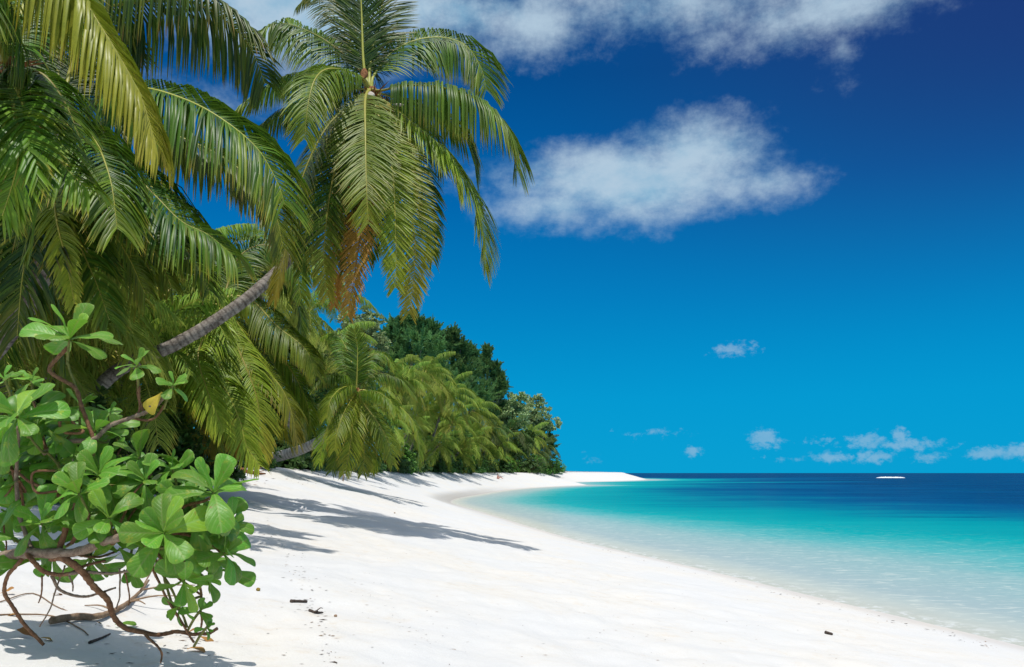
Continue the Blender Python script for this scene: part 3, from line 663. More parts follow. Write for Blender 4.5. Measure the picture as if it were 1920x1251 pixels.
# --- the palm behind the leaning trunk, fronds sweeping down to the sand
DC = 21.0; HC = P(420, 575, DC); bc = gbase(-10.4, 21.5)
palmC = empty('coconut_palm', bc, 'low palm behind the leaning trunk, its yellow green fronds sweeping to the sand', 'palm tree', 'coconut palms along the beach')
trunk_obj(palmC, [bc + Vector((0, 0, -.2)), bc + Vector((.6, 0, 1.2)), P(330, 760, 21.4), P(400, 650, 21.2), P(420, 585, 21)], .17, .12)
fC = [
 ([(415, 610, -.8), (400, 690, -1.5), (426, 735, -1.7), (450, 790, -1.8), (462, 835, -1.8), (487, 874, -1.8)], dict(yel=.3, bright=.8)),
 ([(432, 620, -.4), (463, 693, -.8), (481, 745, -.9), (488, 793, -.9), (490, 850, -.9)], dict(yel=.35, bright=.85, tipyel=1)),
 ([(440, 600, 0), (499, 690, -.2), (529, 730, -.3), (547, 774, -.3), (558, 830, -.3)], dict(yel=.3, bright=.8, tipyel=1)),
 ([(440, 620, .3), (470, 720, .6), (500, 780, .7), (528, 797, .7), (546, 835, .7)], dict(yel=.35, bright=.7, tipyel=1)),
 ([(430, 555, .2), (474, 565, .3), (520, 612, .2), (573, 655, .1), (592, 705, .1)], dict(yel=.12, bright=.75)),
 ([(400, 590, -.6), (361, 640, -1.4), (340, 720, -1.8), (330, 800, -1.8)], dict(yel=.3, bright=.6)),
 ([(405, 600, -.9), (372, 660, -2.0), (388, 730, -2.5), (420, 810, -2.6)], dict(yel=.35, bright=.8)),
 ([(400, 570, 0), (340, 560, 0), (280, 590, 0), (250, 660, 0)], dict(yel=.3, bright=.6)),
 ([(415, 540, .5), (400, 490, .9), (370, 460, 1.2), (330, 470, 1.4)], dict(bright=.6)),
 ([(425, 540, .5), (450, 480, .8), (500, 460, 1.1), (550, 500, 1.2), (565, 560, 1.2)], dict(bright=.6)),
 ([(435, 550, .6), (480, 510, 1.2), (530, 520, 1.7), (560, 580, 1.9), (565, 640, 1.9)], dict(bright=.55)),
 ([(420, 620, .7), (430, 720, 1.2), (450, 800, 1.3), (452, 860, 1.3)], dict(yel=.2, bright=.4)),
 ([(410, 620, .2), (350, 740, .3), (300, 840, .3)], dict(yel=.2, bright=.3)),
 ([(440, 600, .6), (520, 660, 1.2), (570, 740, 1.3), (585, 810, 1.3)], dict(yel=.2, bright=.6)),
 ([(405, 600, -.2), (380, 700, -.4), (390, 780, -.5), (410, 850, -.5)], dict(yel=.5, dry=.3, bright=.5, ragged=.3)),
 ([(415, 600, .4), (400, 720, .6), (440, 800, .6), (470, 860, .6)], dict(yel=.5, dry=.7, bright=.4, ragged=.4, label='dry brown frond')),
]
for i, (pth, kw) in enumerate(fC): frond(palmC, HC, pth, DC, seed=400 + i, lmax=.85, width=.045, **kw)

# --- the low palm leaning out over the sand
D2 = 36.0; H2 = P(668, 735, D2); b2 = P(478, 862, 37.5); b2.z = gz(b2.x, b2.y)
palm2 = empty('coconut_palm', b2, 'low palm leaning right on a bowed grey trunk, round crown nearly touching the sand', 'palm tree', 'coconut palms along the beach')
trunk_obj(palm2, [b2 + Vector((0, 0, -.2)), P(487, 860, 37), P(515, 857, 36.7), P(560, 845, 36.4), P(600, 825, 36.2), P(640, 790, 36), P(668, 742, 36)], .27, .17, flare=1.1, m=TRUNK_PALE)
fibre_hub(palm2, P(668, 740, D2), .28, .6)
f2 = [
 ([(670, 690, 0), (670, 650, .1), (664, 618, .1)], dict(hang=.4, bright=.5, up=(0, -1, .2), lmax=.7)),
 ([(674, 700, .3), (682, 682, .8), (699, 663, 1.2), (724, 668, 1.5), (738, 690, 1.5)], dict(bright=.7)),
 ([(655, 715, -.4), (635, 704, -.9), (606, 708, -1.2), (588, 728, -1.3)], dict(bright=.9)),
 ([(655, 725, -.8), (637, 730, -1.6), (620, 750, -2.2), (612, 785, -2.4)], dict(bright=.9, yel=.1)),
 ([(650, 728, 0), (621, 744, -.3), (584, 768, -.4), (560, 792, -.4)], dict(bright=.6)),
 ([(655, 745, -.3), (633, 770, -.8), (610, 811, -1.0), (598, 868, -1.0)], dict(bright=.7, yel=.2)),
 ([(660, 748, -1.0), (645, 774, -2.0), (632, 811, -2.4), (627, 845, -2.5)], dict(bright=.9, yel=.2)),
 ([(667, 755, -.8), (661, 790, -1.6), (657, 835, -1.8), (647, 889, -1.8)], dict(bright=.9, yel=.3, up=(0, -1, .3))),
 ([(680, 755, -.4), (703, 785, -.9), (724, 820, -1.1), (737, 872, -1.1)], dict(bright=.8, yel=.2)),
 ([(682, 735, -.8), (707, 735, -1.8), (732, 752, -2.4), (742, 775, -2.6)], dict(bright=.95)),
 ([(685, 732, 0), (731, 750, 0), (771, 785, 0), (786, 829, 0), (785, 872, 0)], dict(bright=.7, yel=.2)),
 ([(680, 715, .6), (710, 700, 1.2), (750, 712, 1.6), (780, 745, 1.7)], dict(bright=.7)),
 ([(655, 705, .8), (630, 670, 1.6), (600, 665, 2.0), (575, 695, 2.2)], dict(bright=.7)),
 ([(665, 700, .6), (650, 655, 1.2), (630, 625, 1.6), (604, 632, 1.9)], dict(bright=.7)),
 ([(678, 750, .6), (700, 800, 1.0), (700, 850, 1.0), (695, 885, 1.0)], dict(bright=.3, yel=.2)),
 ([(665, 755, .6), (640, 810, 1.0), (630, 860, 1.0), (622, 885, 1.0)], dict(bright=.3, yel=.2)),
 ([(672, 750, -.1), (680, 800, -.4), (683, 850, -.5), (680, 888, -.5)], dict(bright=.6, yel=.3)),
 ([(650, 735, .7), (600, 760, 1.2), (575, 810, 1.3), (568, 850, 1.3)], dict(bright=.4, yel=.2)),
]
for i, (pth, kw) in enumerate(f2): frond(palm2, H2, pth, D2, seed=500 + i, lmax=kw.pop('lmax', .85), nside=85, width=.05, segs=3, **kw)

# --- shared fronds for the palms further along the shore
FV = []
for i, (e0, droop) in enumerate(((72, 75), (55, 95), (38, 105), (20, 95), (5, 85), (-15, 65), (-35, 48), (50, 115))):
    n = 24; p = Vector((0.05, 0, 0)); pts = []; a = math.radians(e0); Lf = 4.3 * (0.9 + 0.1 * math.sin(i * 2.1)); side = 0.0
    for k in range(n + 1):
        pts.append(p.copy()); f = k / n; ang = a - math.radians(droop) * f ** 1.25
        p = p + Vector((math.cos(ang), 0.10 * math.sin(i * 1.7) * f, math.sin(ang))) * (Lf / n)
    mb = MB(); T, N = frames(pts, (0, 0, 1))
    age = max(0, (40 - e0) / 75)
    leaflets(mb, pts, Lf, 1.0, 70, .05, 600 + i, T=T, N=N, segs=3, yel=.06 + .28 * age, tipyel=.35 + .5 * age, bright=.7 - .15 * age, hang=.95, ragged=.15)
    rb = MB(); tube(rb, pts, lambda s: .04 * (1 - s) + .006, 4, (.5, 0, .6), flat=.7)
    FV.append((mb.mesh('frond', PALM_FAR), rb.mesh('midrib', RIB), mb.mesh('frond_dark', DARKB)))
def far_palm(px, py, Y, label, scale=1.0, n=18, lean=(0.0, 0.0), seed=0, dark=False, trunk=True, group='palms crowding the far shore'):
    rnd = random.Random(seed); h = P(px, py, Y); bx = h.x - lean[0]; by = h.y - lean[1]; bse = gbase(bx, by)
    root = empty('coconut_palm', bse, label, 'palm tree', group)
    if trunk:
        mid = bse.lerp(h, .5) + Vector((lean[0] * -.1, 0, -abs(lean[0]) * .12))
        pts, L = catmull([bse + Vector((0, 0, -.2)), mid, h], 26); mb = MB()
        tube(mb, pts, lambda s: .19 - .06 * s, 8, lambda s: (0, random.random() * .8, 0)); link('trunk', mb.mesh('trunk', TRUNK, bse), root)
    off_ = h - bse
    for i in range(n):
        f = (i + .5) / n; az_ = i * 2.39996 + rnd.uniform(-.25, .25)
        v = min(6, int(f ** .85 * 7 + rnd.uniform(-.4, .4))) if rnd.random() > .12 else 7
        v = max(0, v); s = scale * rnd.uniform(.85, 1.08)
        M = Matrix.Translation(off_) @ Matrix.Rotation(az_, 4, 'Z') @ Matrix.Rotation(rnd.uniform(-.12, .12), 4, 'Y') @ Matrix.Rotation(rnd.uniform(-.35, .35), 4, 'X') @ Matrix.Scale(s, 4)
        o = link('frond', FV[v][2] if dark else FV[v][0], root, M)
        link('midrib', FV[v][1], o)
    return root
DV = lambda px: float(np.interp(px, [480, 560, 600, 640, 700, 735, 800, 850, 900, 950, 1000, 1050], [38, 44, 50, 60, 76, 86, 108, 124, 148, 168, 216, 250]))
FP = [
 (500, 500, 34, 'mid distance palm whose crown peeps left of the tall crown, olive fronds', 1.0, (.8, 0)),
 (575, 590, 43, 'palm crown just under the tall palm, right of its leaning trunk', 1.0, (1.0, 0)),
 (605, 668, 52, 'palm directly behind and above left of the low leaning palm', 1.05, (1, 0)),
 (560, 705, 46, 'palm crown between the sweeping fronds and the low leaning palm', .95, (.5, 0)),
 (300, 560, 22, 'shaded palm deep in the grove behind the leaning trunk', 1.0, (0, 0)),
 (120, 480, 17, 'shaded palm at the far left behind the dark drooping crown', 1.0, (0, 0)),
 (10, 620, 15, 'shaded palm at the left edge behind the shrub', .9, (0, 0)),
 (230, 690, 19, 'shaded low palm behind the top rosettes of the shrub', .85, (0, 0)),
 (722, 722, 52, 'palm behind the right half of the low leaning palm', 1.1, (1, 0)),
 (752, 722, 56, 'palm right of the low leaning palm, fronds hanging to the beach shrubs', 1.05, (2, 0)),
 (795, 705, 70, 'highest palm of the middle shore, pale spiky crown against the dark casuarinas', 1.15, (1, 0)),
 (800, 770, 62, 'low palm in the front row, midway between leaning palm and spit', 1.0, (2, 0)),
 (838, 742, 76, 'palm with bright fronds in front of the tall dark casuarinas', 1.05, (2, 0)),
 (848, 796, 72, 'front row palm with yellow tips above the light green shrub', .9, (2, 0)),
 (880, 772, 92, 'palm below the rightmost upright casuarina', 1.1, (2, 0)),
 (885, 828, 88, 'low yellow green palm at the right end of the bright palms', .85, (1.5, 0)),
 (718, 800, 60, 'low palm touching the shrubs just right of the low leaning palm', .85, (1.5, 0)),
 (765, 812, 60, 'lowest bright palm above the sand, under the midway palm', .8, (1.5, 0)),
 (822, 836, 60, 'low palm with fronds over the small bright green shrub', .8, (1.5, 0)),
 (862, 846, 60, 'low palm with fronds over the light green shrub', .75, (1.5, 0)),
 (905, 822, 60, 'mid green palm where the bright palms give way to dark ones', .85, (1.5, 0)),
]
for i, (x, y, D, lab, sc, ln) in enumerate(FP):
    if x > 640: D = DV(x - 10) * (1.0 + .05 * (i % 3) - .05); sc *= 1.0 + max(0, D - 60) / 160; ln = (3.0, 0)
    far_palm(x, y, D, lab, sc, 20 if D < 60 else 18, ln, 700 + i)
FD = [
 (915, 806, 118, 'dark palm left of the pale round headed tree'), (935, 838, 112, 'low dark palm under the pale tree, left end of its row'),
 (955, 810, 135, 'dark palm rising in front of the pale tree'), (970, 846, 125, 'low dark palm in the middle of the far grove'),
 (993, 818, 150, 'dark palm in front of the right pale tree'), (1004, 850, 140, 'low dark palm beside the last shrubs of the point'),
 (1020, 836, 165, 'rightmost dark palm on the point'), (905, 850, 108, 'low dark palm between bright palms and far grove')]
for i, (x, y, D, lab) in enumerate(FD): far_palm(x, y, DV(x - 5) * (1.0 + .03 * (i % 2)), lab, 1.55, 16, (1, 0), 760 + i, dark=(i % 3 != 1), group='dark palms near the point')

# ------------------------------------------------------------------ broadleaf and casuarina trees
def tree(name, px_lobes, Y, base, label, cat, group, m, kind='leaf', leaf=.22, n=6000, seed=0, limbs=True, spread_y=1.0):
    """crown made of many leaves or needle sprays gathered in the lobes; px_lobes: (px, py, radius px, depth offset)"""
    rnd = random.Random(seed); root = empty(name, base, label, cat, group)
    lobes = [(P(x, y, Y + dy), r / F * Y) for (x, y, r, dy) in px_lobes]
    main = list(lobes)
    for (c0, rr0) in main:
        for k in range(4 if kind == 'leaf' else 6):
            v = Vector((rnd.uniform(-1, 1), rnd.uniform(-.6, .6), rnd.uniform(-.2, 1.2))).normalized(); lobes.append((c0 + v * rr0 * rnd.uniform(.8, 1.12), rr0 * rnd.uniform(.22, .45)))
    lobes = [(c, r * (.88 if i < len(main) else 1)) for i, (c, r) in enumerate(lobes)]
    mb = MB(); tot = sum(r ** 2 for _, r in lobes)
    for (c0, r) in lobes:
        k = int(n * r * r / tot)
        if kind == 'needle':
            big = r / F * 0 + r; npl = max(5, int(k / 130))
            for q in range(npl):
                v = Vector((rnd.gauss(0, 1), rnd.gauss(0, .8), rnd.gauss(0, .8))).normalized()
                p0 = c0 + v * r * rnd.uniform(.15, .75); ax_ = (v * rnd.uniform(.35, .9) + Vector((rnd.uniform(-.2, .2), 0, rnd.uniform(.35, 1.0)))).normalized()
                Lp = rnd.uniform(1.8, 4.2) * (1 if r > 1.2 else .6); br0 = rnd.uniform(.05, .95); yl0 = max(0, rnd.uniform(-.4, .45))
                for w_i in range(15):
                    f = w_i / 14; cc = p0 + ax_ * Lp * f + Vector((0, 0, -.25 * Lp * f * f * (1 - abs(ax_.z)))); rad_ = .85 * (1 - f) ** .8 + .12
                    for u in range(7):
                        rd = Vector((rnd.uniform(-1, 1), rnd.uniform(-1, 1), rnd.uniform(-.7, .7))); d = (ax_ * .9 + rd * (1.0 - .5 * f)).normalized()
                        L = leaf * rad_ * rnd.uniform(.7, 1.3); s = d.cross(Vector((rnd.uniform(-1, 1), rnd.uniform(-1, 1), .2))).normalized() * leaf * .055
                        q1 = cc + d * L * .55; q2 = q1 + (d + Vector((0, 0, -.3))).normalized() * L * .5
                        mb.add([cc - s * .6, cc + s * .6, q1 + s, q1 - s, q2], [(0, 1, 2, 3), (3, 2, 4)], [(yl0, 0, min(1, max(0, br0 + rnd.uniform(-.25, .25))))] * 5)
            continue
        nt = max(8 if kind == 'leaf' else 26, k // (26 if kind == 'leaf' else 9))
        for q in range(nt):
            while True:
                v = Vector((rnd.gauss(0, 1), rnd.gauss(0, 1) * spread_y, rnd.gauss(0, 1)))
                if v.length > 1e-3: break
            v.normalize(); rr = r * rnd.uniform(.35, 1.0) ** .55 * (1 + (.28 if kind == 'leaf' else .55) * mnoise.noise(v * 2.6 + c0 * .3)); v.z *= (.85 if kind == 'leaf' else 1.1)
            cc = c0 + v * rr; br = min(1, max(0, .5 + rnd.uniform(-.35, .35))); yl = max(0, rnd.uniform(-.25, .3))
            if kind == 'leaf':
                cr = r * rnd.uniform(.14, .26)
                for u in range(max(5, k // nt)):
                    o = Vector((rnd.gauss(0, .5), rnd.gauss(0, .5), rnd.gauss(0, .38))) * cr; p = cc + o
                    d = (v * .5 + Vector((rnd.uniform(-1, 1), rnd.uniform(-1, 1), rnd.uniform(-.5, .9)))).normalized()
                    s = d.orthogonal().normalized(); s = (Matrix.Rotation(rnd.uniform(0, 6.28), 3, d) @ s); L = leaf * rnd.uniform(.6, 1.3); wv = s * L * .28
                    mb.add([p, p + d * L * .5 - wv, p + d * L, p + d * L * .5 + wv], [(0, 1, 2, 3)], [(yl, 0, min(1, max(0, br + rnd.uniform(-.2, .2))))] * 4)
            else:
                for u in range(9):
                    if q % 3: cc = c0 + v * rr + (v * .6 + Vector((0, 0, 1))).normalized() * (u / 9) * r * rnd.uniform(.35, .7) * (1.0 if q % 6 else 2.0)
                    d = (v * .75 + Vector((rnd.uniform(-.8, .8), rnd.uniform(-.8, .8), rnd.uniform(-.25, 1.15)))).normalized()
                    L = leaf * rnd.uniform(.6, 1.35); s = d.cross(Vector((rnd.uniform(-1, 1), rnd.uniform(-1, 1), .2))).normalized() * L * .055
                    q1 = cc + d * L * .55; q2 = q1 + (d + Vector((0, 0, -.35))).normalized() * L * .5
                    mb.add([cc - s * .6, cc + s * .6, q1 + s, q1 - s, q2], [(0, 1, 2, 3), (3, 2, 4)], [(yl, 0, br)] * 5)
    link('crown', mb.mesh('crown', m, base), root)
    if limbs:
        tb = MB(); lobes = main; mean = sum((c for c, _ in lobes), Vector()) / len(lobes); th = max(.12, (max(c.z for c, _ in lobes) - base.z) * .022)
        fork = base.lerp(mean, .45); fork = Vector((base.x * .6 + mean.x * .4, base.y * .6 + mean.y * .4, fork.z))
        pts, _ = catmull([base + Vector((0, 0, -.2)), base.lerp(fork, .5) + Vector((.2, 0, 0)), fork], 10)
        tube(tb, pts, lambda s: th * (1.3 - .5 * s), 8)
        link('trunk', tb.mesh('trunk', TRUNK, base), root)
        for (c0, r) in main[:9]:
            lb = MB(); mid = fork.lerp(c0, .5) + Vector((rnd.uniform(-.3, .3), rnd.uniform(-.3, .3), r * .15))
            pts, _ = catmull([fork, mid, c0 + Vector((0, 0, r * .3))], 8); tube(lb, pts, lambda s: th * (.6 - .5 * s), 6); link('limb', lb.mesh('limb', TRUNK, base), root)
    return root
def tb(px, Y): 
    p = P(px, 887, Y); return gbase(p.x, p.y)
G_C = 'dark casuarinas above the palms'
tree('casuarina_tree', [(735, 660, 28, 0), (748, 640, 22, 2), (775, 630, 16, 0), (760, 680, 38, 0), (790, 660, 30, -2), (805, 640, 18, 1), (725, 690, 24, 1), (775, 613, 8, 0), (740, 622, 8, 1), (758, 618, 6, 0), (796, 620, 7, 0), (770, 604, 4, 0), (722, 640, 6, 0), (812, 628, 6, 0)], 124, tb(765, 124),
     'tallest dark feathery casuarina, left end of the row behind the palms', 'tree', G_C, CAS, 'needle', .95, 30000, 31)
tree('casuarina_tree', [(830, 668, 26, 0), (815, 690, 32, -2), (845, 690, 30, 0), (838, 650, 10, 0), (846, 638, 6, 0), (822, 640, 6, 0), (864, 654, 6, 0), (849, 630, 4, 0), (860, 668, 14, 1), (830, 720, 34, 0), (862, 705, 24, 0)], 148, tb(840, 148),
     'broad dark casuarina in the middle of the row, top slightly notched', 'tree', G_C, CAS, 'needle', .95, 28000, 32)
tree('casuarina_tree', [(885, 690, 16, 0), (880, 715, 24, 0), (872, 675, 8, 0), (886, 668, 6, 0), (880, 660, 4, 0), (888, 740, 30, 0), (900, 760, 30, -1), (870, 745, 28, -2)], 168, tb(885, 168),
     'dark casuarina just left of the spire shaped one', 'tree', G_C, CAS, 'needle', .95, 22000, 33)
tree('casuarina_tree', [(913, 690, 9, 0), (911, 676, 6, 0), (913, 662, 4, 0), (929, 694, 5, 0), (938, 712, 5, 0), (941, 728, 5, 0), (905, 686, 5, 0), (914, 712, 16, 0), (928, 710, 9, 1), (918, 738, 22, 0), (920, 765, 26, 0), (932, 735, 11, 0), (908, 788, 26, -1)], 182, tb(916, 182),
     'upright spire shaped dark casuarina at the right end of the row', 'tree', G_C, CAS, 'needle', .95, 22000, 34)
tree('casuarina_tree', [(780, 700, 40, 0), (740, 720, 34, 1), (820, 730, 40, 0), (700, 700, 28, 0), (850, 750, 34, 0), (790, 745, 40, -3)], 132, tb(790, 132),
     'lower olive casuarina mass directly behind the highest middle shore palm', 'tree', G_C, CAS, 'needle', .95, 28000, 35)
G_P = 'pale leaved trees'
tree('pale_tree', [(690, 615, 26, 0), (665, 635, 30, 0), (700, 645, 26, 0), (655, 600, 20, 0), (680, 590, 14, 0), (712, 665, 16, 0), (640, 650, 26, 0)], 96, tb(672, 96),
     'pale grey green tree peeping out under the tall palm\'s dry fronds', 'tree', G_P, PALE, 'leaf', .40, 9000, 41)
tree('pale_tree', [(955, 762, 20, 0), (940, 775, 20, 0), (968, 785, 26, 0), (950, 800, 24, 0), (935, 752, 14, 0), (972, 752, 14, 0)], 184, tb(955, 184),
     'pale round headed tree just right of the dark casuarinas', 'tree', G_P, PALE, 'leaf', .75, 8000, 42)
tree('pale_tree', [(1000, 768, 18, 0), (1015, 785, 22, 0), (992, 792, 24, 0), (1006, 754, 13, 0), (1036, 796, 12, 0), (1026, 803, 11, 0), (1005, 815, 24, 0)], 231, tb(1005, 231),
     'pale tree at the end of the grove with one limb reaching right', 'tree', G_P, PALE, 'leaf', .75, 8000, 43)
tree('casuarina_tree', [(1022, 842, 16, 0), (1010, 850, 20, 0), (1028, 828, 8, 0), (1000, 860, 22, 0), (985, 850, 24, 0), (960, 856, 26, 0)], 234, tb(1010, 234),
     'small dark casuarina at the tip of the point behind the shrubs', 'tree', G_C, CAS, 'needle', 1.2, 12000, 44)
G_D = 'dark undergrowth trees behind the palms'
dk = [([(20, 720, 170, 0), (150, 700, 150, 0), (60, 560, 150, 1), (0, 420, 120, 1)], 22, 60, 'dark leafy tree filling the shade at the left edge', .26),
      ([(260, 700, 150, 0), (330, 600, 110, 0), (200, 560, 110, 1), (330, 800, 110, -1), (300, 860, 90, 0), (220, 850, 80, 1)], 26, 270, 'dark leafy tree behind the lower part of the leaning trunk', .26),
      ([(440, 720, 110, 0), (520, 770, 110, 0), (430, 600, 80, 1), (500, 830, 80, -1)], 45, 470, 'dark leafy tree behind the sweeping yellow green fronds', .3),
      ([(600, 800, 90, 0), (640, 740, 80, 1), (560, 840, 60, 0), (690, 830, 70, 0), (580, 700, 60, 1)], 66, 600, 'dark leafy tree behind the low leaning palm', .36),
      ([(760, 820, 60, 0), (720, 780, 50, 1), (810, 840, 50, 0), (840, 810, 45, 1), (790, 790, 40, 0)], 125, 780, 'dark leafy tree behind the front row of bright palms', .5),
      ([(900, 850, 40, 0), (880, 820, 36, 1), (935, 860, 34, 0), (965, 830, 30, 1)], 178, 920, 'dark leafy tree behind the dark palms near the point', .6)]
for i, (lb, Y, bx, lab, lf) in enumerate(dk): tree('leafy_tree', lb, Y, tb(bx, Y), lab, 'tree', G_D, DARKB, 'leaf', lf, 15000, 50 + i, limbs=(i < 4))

# ------------------------------------------------------------------ shrubs along the vegetation line
def shrub(px, py, rpx, Y, label, m=BUSH, n=1800, leaf=.22, seed=0, flat=.7):
    rnd = random.Random(seed); c0 = P(px, py, Y); R = rpx / F * Y; bse = gbase(c0.x, c0.y)
    root = empty('beach_shrub', bse, label, 'shrub', 'green shrubs at the foot of the palms')
    h = max(R * .8, c0.z - bse.z + R * .6); mb = MB()
    nb_ = 26; 
    for q in range(max(30, n // 7)):
        a = rnd.uniform(0, 6.28); e = rnd.uniform(0.0, 1.45) ** 1.3; k = rnd.uniform(.45, 1.05) * (1 + .25 * mnoise.noise((math.cos(a) * 1.5, math.sin(a) * 1.5, e * 1.5 + seed)))
        cc = bse + Vector((math.cos(a) * math.cos(e) * R * k * 1.1, math.sin(a) * math.cos(e) * R * k * .8, math.sin(e) * h * k))
        axis = (cc - bse - Vector((0, 0, h * .2))).normalized(); axis = (axis + Vector((0, 0, .5))).normalized(); br = rnd.uniform(.1, 1.0)
        s0 = axis.orthogonal().normalized()
        for u in range(8):
            rd = Matrix.Rotation(u * 2.4 + rnd.uniform(-.3, .3), 3, axis) @ s0; ph = math.radians(rnd.uniform(35, 95)); d = axis * math.cos(ph) + rd * math.sin(ph)
            sd2 = axis.cross(rd); L = leaf * rnd.uniform(.7, 1.2); wv = sd2 * L * .24
            mb.add([cc, cc + d * L * .6 - wv, cc + d * L, cc + d * L * .6 + wv], [(0, 1, 2, 3)], [(max(0, rnd.uniform(-.3, .15)), 0, min(1, br + rnd.uniform(-.15, .15)))] * 4)
    link('foliage', mb.mesh('foliage', m, bse), root)
    for q in range(5):
        sb = MB(); a = rnd.uniform(0, 6.28); e = bse + Vector((math.cos(a) * R * .6, math.sin(a) * R * .5, h * .6))
        pts, _ = catmull([bse, bse.lerp(e, .5) + Vector((0, 0, .1)), e], 6); tube(sb, pts, lambda s: .04 - .025 * s, 5); link('stem', sb.mesh('stem', STEM, bse), root)
    return root
SH = [(735, 868, 30, 54, 'deep green shrub under the fronds just right of the low leaning palm', DARKB), (760, 850, 22, 56, 'shrub with bright leaf tops above the dark one', BUSH),
      (828, 876, 24, 66, 'small bright green shrub in front of the middle palms', BUSH), (790, 866, 34, 70, 'dark shrub behind the small bright one', DARKB),
      (868, 866, 20, 86, 'light green shrub left of the brightest one', BUSH), (888, 872, 22, 92, 'brightest yellow green shrub beside the open sand', BUSH),
      (915, 872, 22, 112, 'dark green shrub right of the brightest one', DARKB), (945, 872, 26, 125, 'rounded shrub below the pale round headed tree', BUSH),
      (975, 872, 26, 135, 'rounded green shrub in the middle of the far hedge', DARKB), (1002, 870, 26, 150, 'green shrub near the point', BUSH),
      (1025, 866, 24, 165, 'tall green shrub one before the last at the point', BUSH), (1044, 874, 17, 172, 'last low green shrub at the tip of the point', BUSH),
      (560, 872, 30, 46, 'dark shrub under the bowed grey trunk', DARKB), (690, 872, 24, 50, 'dark shrub under the low leaning palm', DARKB),
      (520, 850, 34, 42, 'dark green shrub behind the base of the bowed trunk', DARKB), (625, 862, 30, 50, 'dark shrub behind the hanging tips of the low leaning palm', DARKB)]
for i, (x, y, r, D, lab, m) in enumerate(SH):
    if x > 500: D = DV(x) * (1.03 if m is DARKB else .98)
    shrub(x, y, r, D, lab, m, 2200 if m is BUSH else 1600, .20 + D * .0012, 80 + i)
SH2 = [(60, 800, 80, 14, 'dark shrub behind the left of the near shrub'), (190, 800, 70, 15, 'dark shrub behind the middle of the near shrub'), (330, 820, 60, 19, 'dark shrub behind the hanging dry fronds'), (395, 855, 70, 27, 'dark shrub in the gap between the near shrub and the bowed trunk'), (455, 850, 60, 35, 'dark shrub left of the base of the bowed trunk')]
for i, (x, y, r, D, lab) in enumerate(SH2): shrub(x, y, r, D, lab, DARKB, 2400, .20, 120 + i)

def veg_x(y, dt):
    xs = np.linspace(-40, 30, 400); dd2 = sdist(xs, np.full(400, y)); ok = np.where(dd2 > dt)[0]
    return float(xs[ok[-1]]) if len(ok) else -12.0
hr = random.Random(99)
for i, y in enumerate(np.geomspace(42, 235, 30)):
    dt = float(np.interp(y, WY, WW)) + hr.uniform(.5, 2.0); x = veg_x(y, dt); g = gbase(x, y)
    pxx = 960 + F * math.cos(0) * x / y * 1.0
    Rm = hr.uniform(1.5, 2.3) * (1 + y / 250)
    rt = shrub(960 + F * x / (y * math.cos(TH)) * math.cos(TH), 880, Rm * F / y, y, 'dark shrub in the packed hedge at the back of the beach, under the palms', DARKB, 2200, .24 + y * .0012, 300 + i)
    rt['group'] = 'dark hedge shrubs under the palms'
# ------------------------------------------------------------------ the near shrub
DB = 5.0
rootS = on_ground(-60, 1180, (2, 30)); rootS = Vector((-3.35, 4.9, gz(-3.35, 4.9)))
bushN = empty('beach_naupaka', rootS, 'glossy green paddle leaved shrub on bare brown stems, nearest plant at lower left', 'shrub')
def leaf_mesh(seed, curl, fold, wid=.40):
    rnd = random.Random(seed); mb = MB(); n = 12; vs = []; cs = []; fs = []; cols = 7
    for i in range(n + 1):
        u = 1 - (1 - i / n) ** 1.35
        if u < .14: ww = .035 + .05 * u
        else:
            k = (u - .14) / .86; ww = .045 + wid * .5 * (math.sin(min(1, k / 1.32) * math.pi * .68) ** 1.15) * (1 if k < .80 else max(.0, 1 - ((k - .80) / .20) ** 2.0) ** .5)
        ww = max(ww, .004); wave = .018 * math.sin(u * 11 + seed)
        bend = curl * (u ** 2); x = u * (1 - .18 * abs(curl) * u); zc = -bend * .55 + .03 * math.sin(u * 3.1)
        for j in range(cols):
            v = (j - 3) / 3; y = v * ww * (1 - .10 * abs(fold)); z = zc + abs(v) ** 1.3 * ww * fold - (abs(v) ** 6) * ww * .25 + wave * v * abs(v) * (1 if v > 0 else -1) + (.007 if j == 3 else 0)
            vs.append((x, y, z)); cs.append((max(0, abs(v) ** 5 * .10), 1.0 if j == 3 else (.10 if abs(v) > .9 else 0), .55 + .45 * (.5 - abs(v) * .3) + rnd.uniform(-.08, .08)))
        if i:
            for j in range(cols - 1): a = (i - 1) * cols + j; fs.append((a, a + cols, a + cols + 1, a + 1))
    # narrow the rib: pull neighbours of the centre column in
    for i in range(n + 1):
        for j, sgn in ((2, -1), (4, 1)):
            k = i * cols + j; x, y, z = vs[k]; vs[k] = (x, sgn * min(abs(y), .018 + .1 * abs(y)), z)
    mb.add(vs, fs, cs); me = mb.mesh('leaf', SCAE)
    return me
LM = [leaf_mesh(k, c, f) for k, (c, f) in enumerate(((.25, .30), (.5, .22), (.1, .35), (.75, .18), (.4, .40), (-.1, .30), (.9, .28)))]
LY = [leaf_mesh(20, .3, .25)]; 
for me in LY: me.materials[0] = YLEAF
for me in LY: pass
LDRY = [leaf_mesh(30 + k, c, f, .34) for k, (c, f) in enumerate(((.6, .5), (-.5, .6), (1.0, .3)))]
for me in LDRY: me.materials[0] = DRYLEAF
leafcount = 0
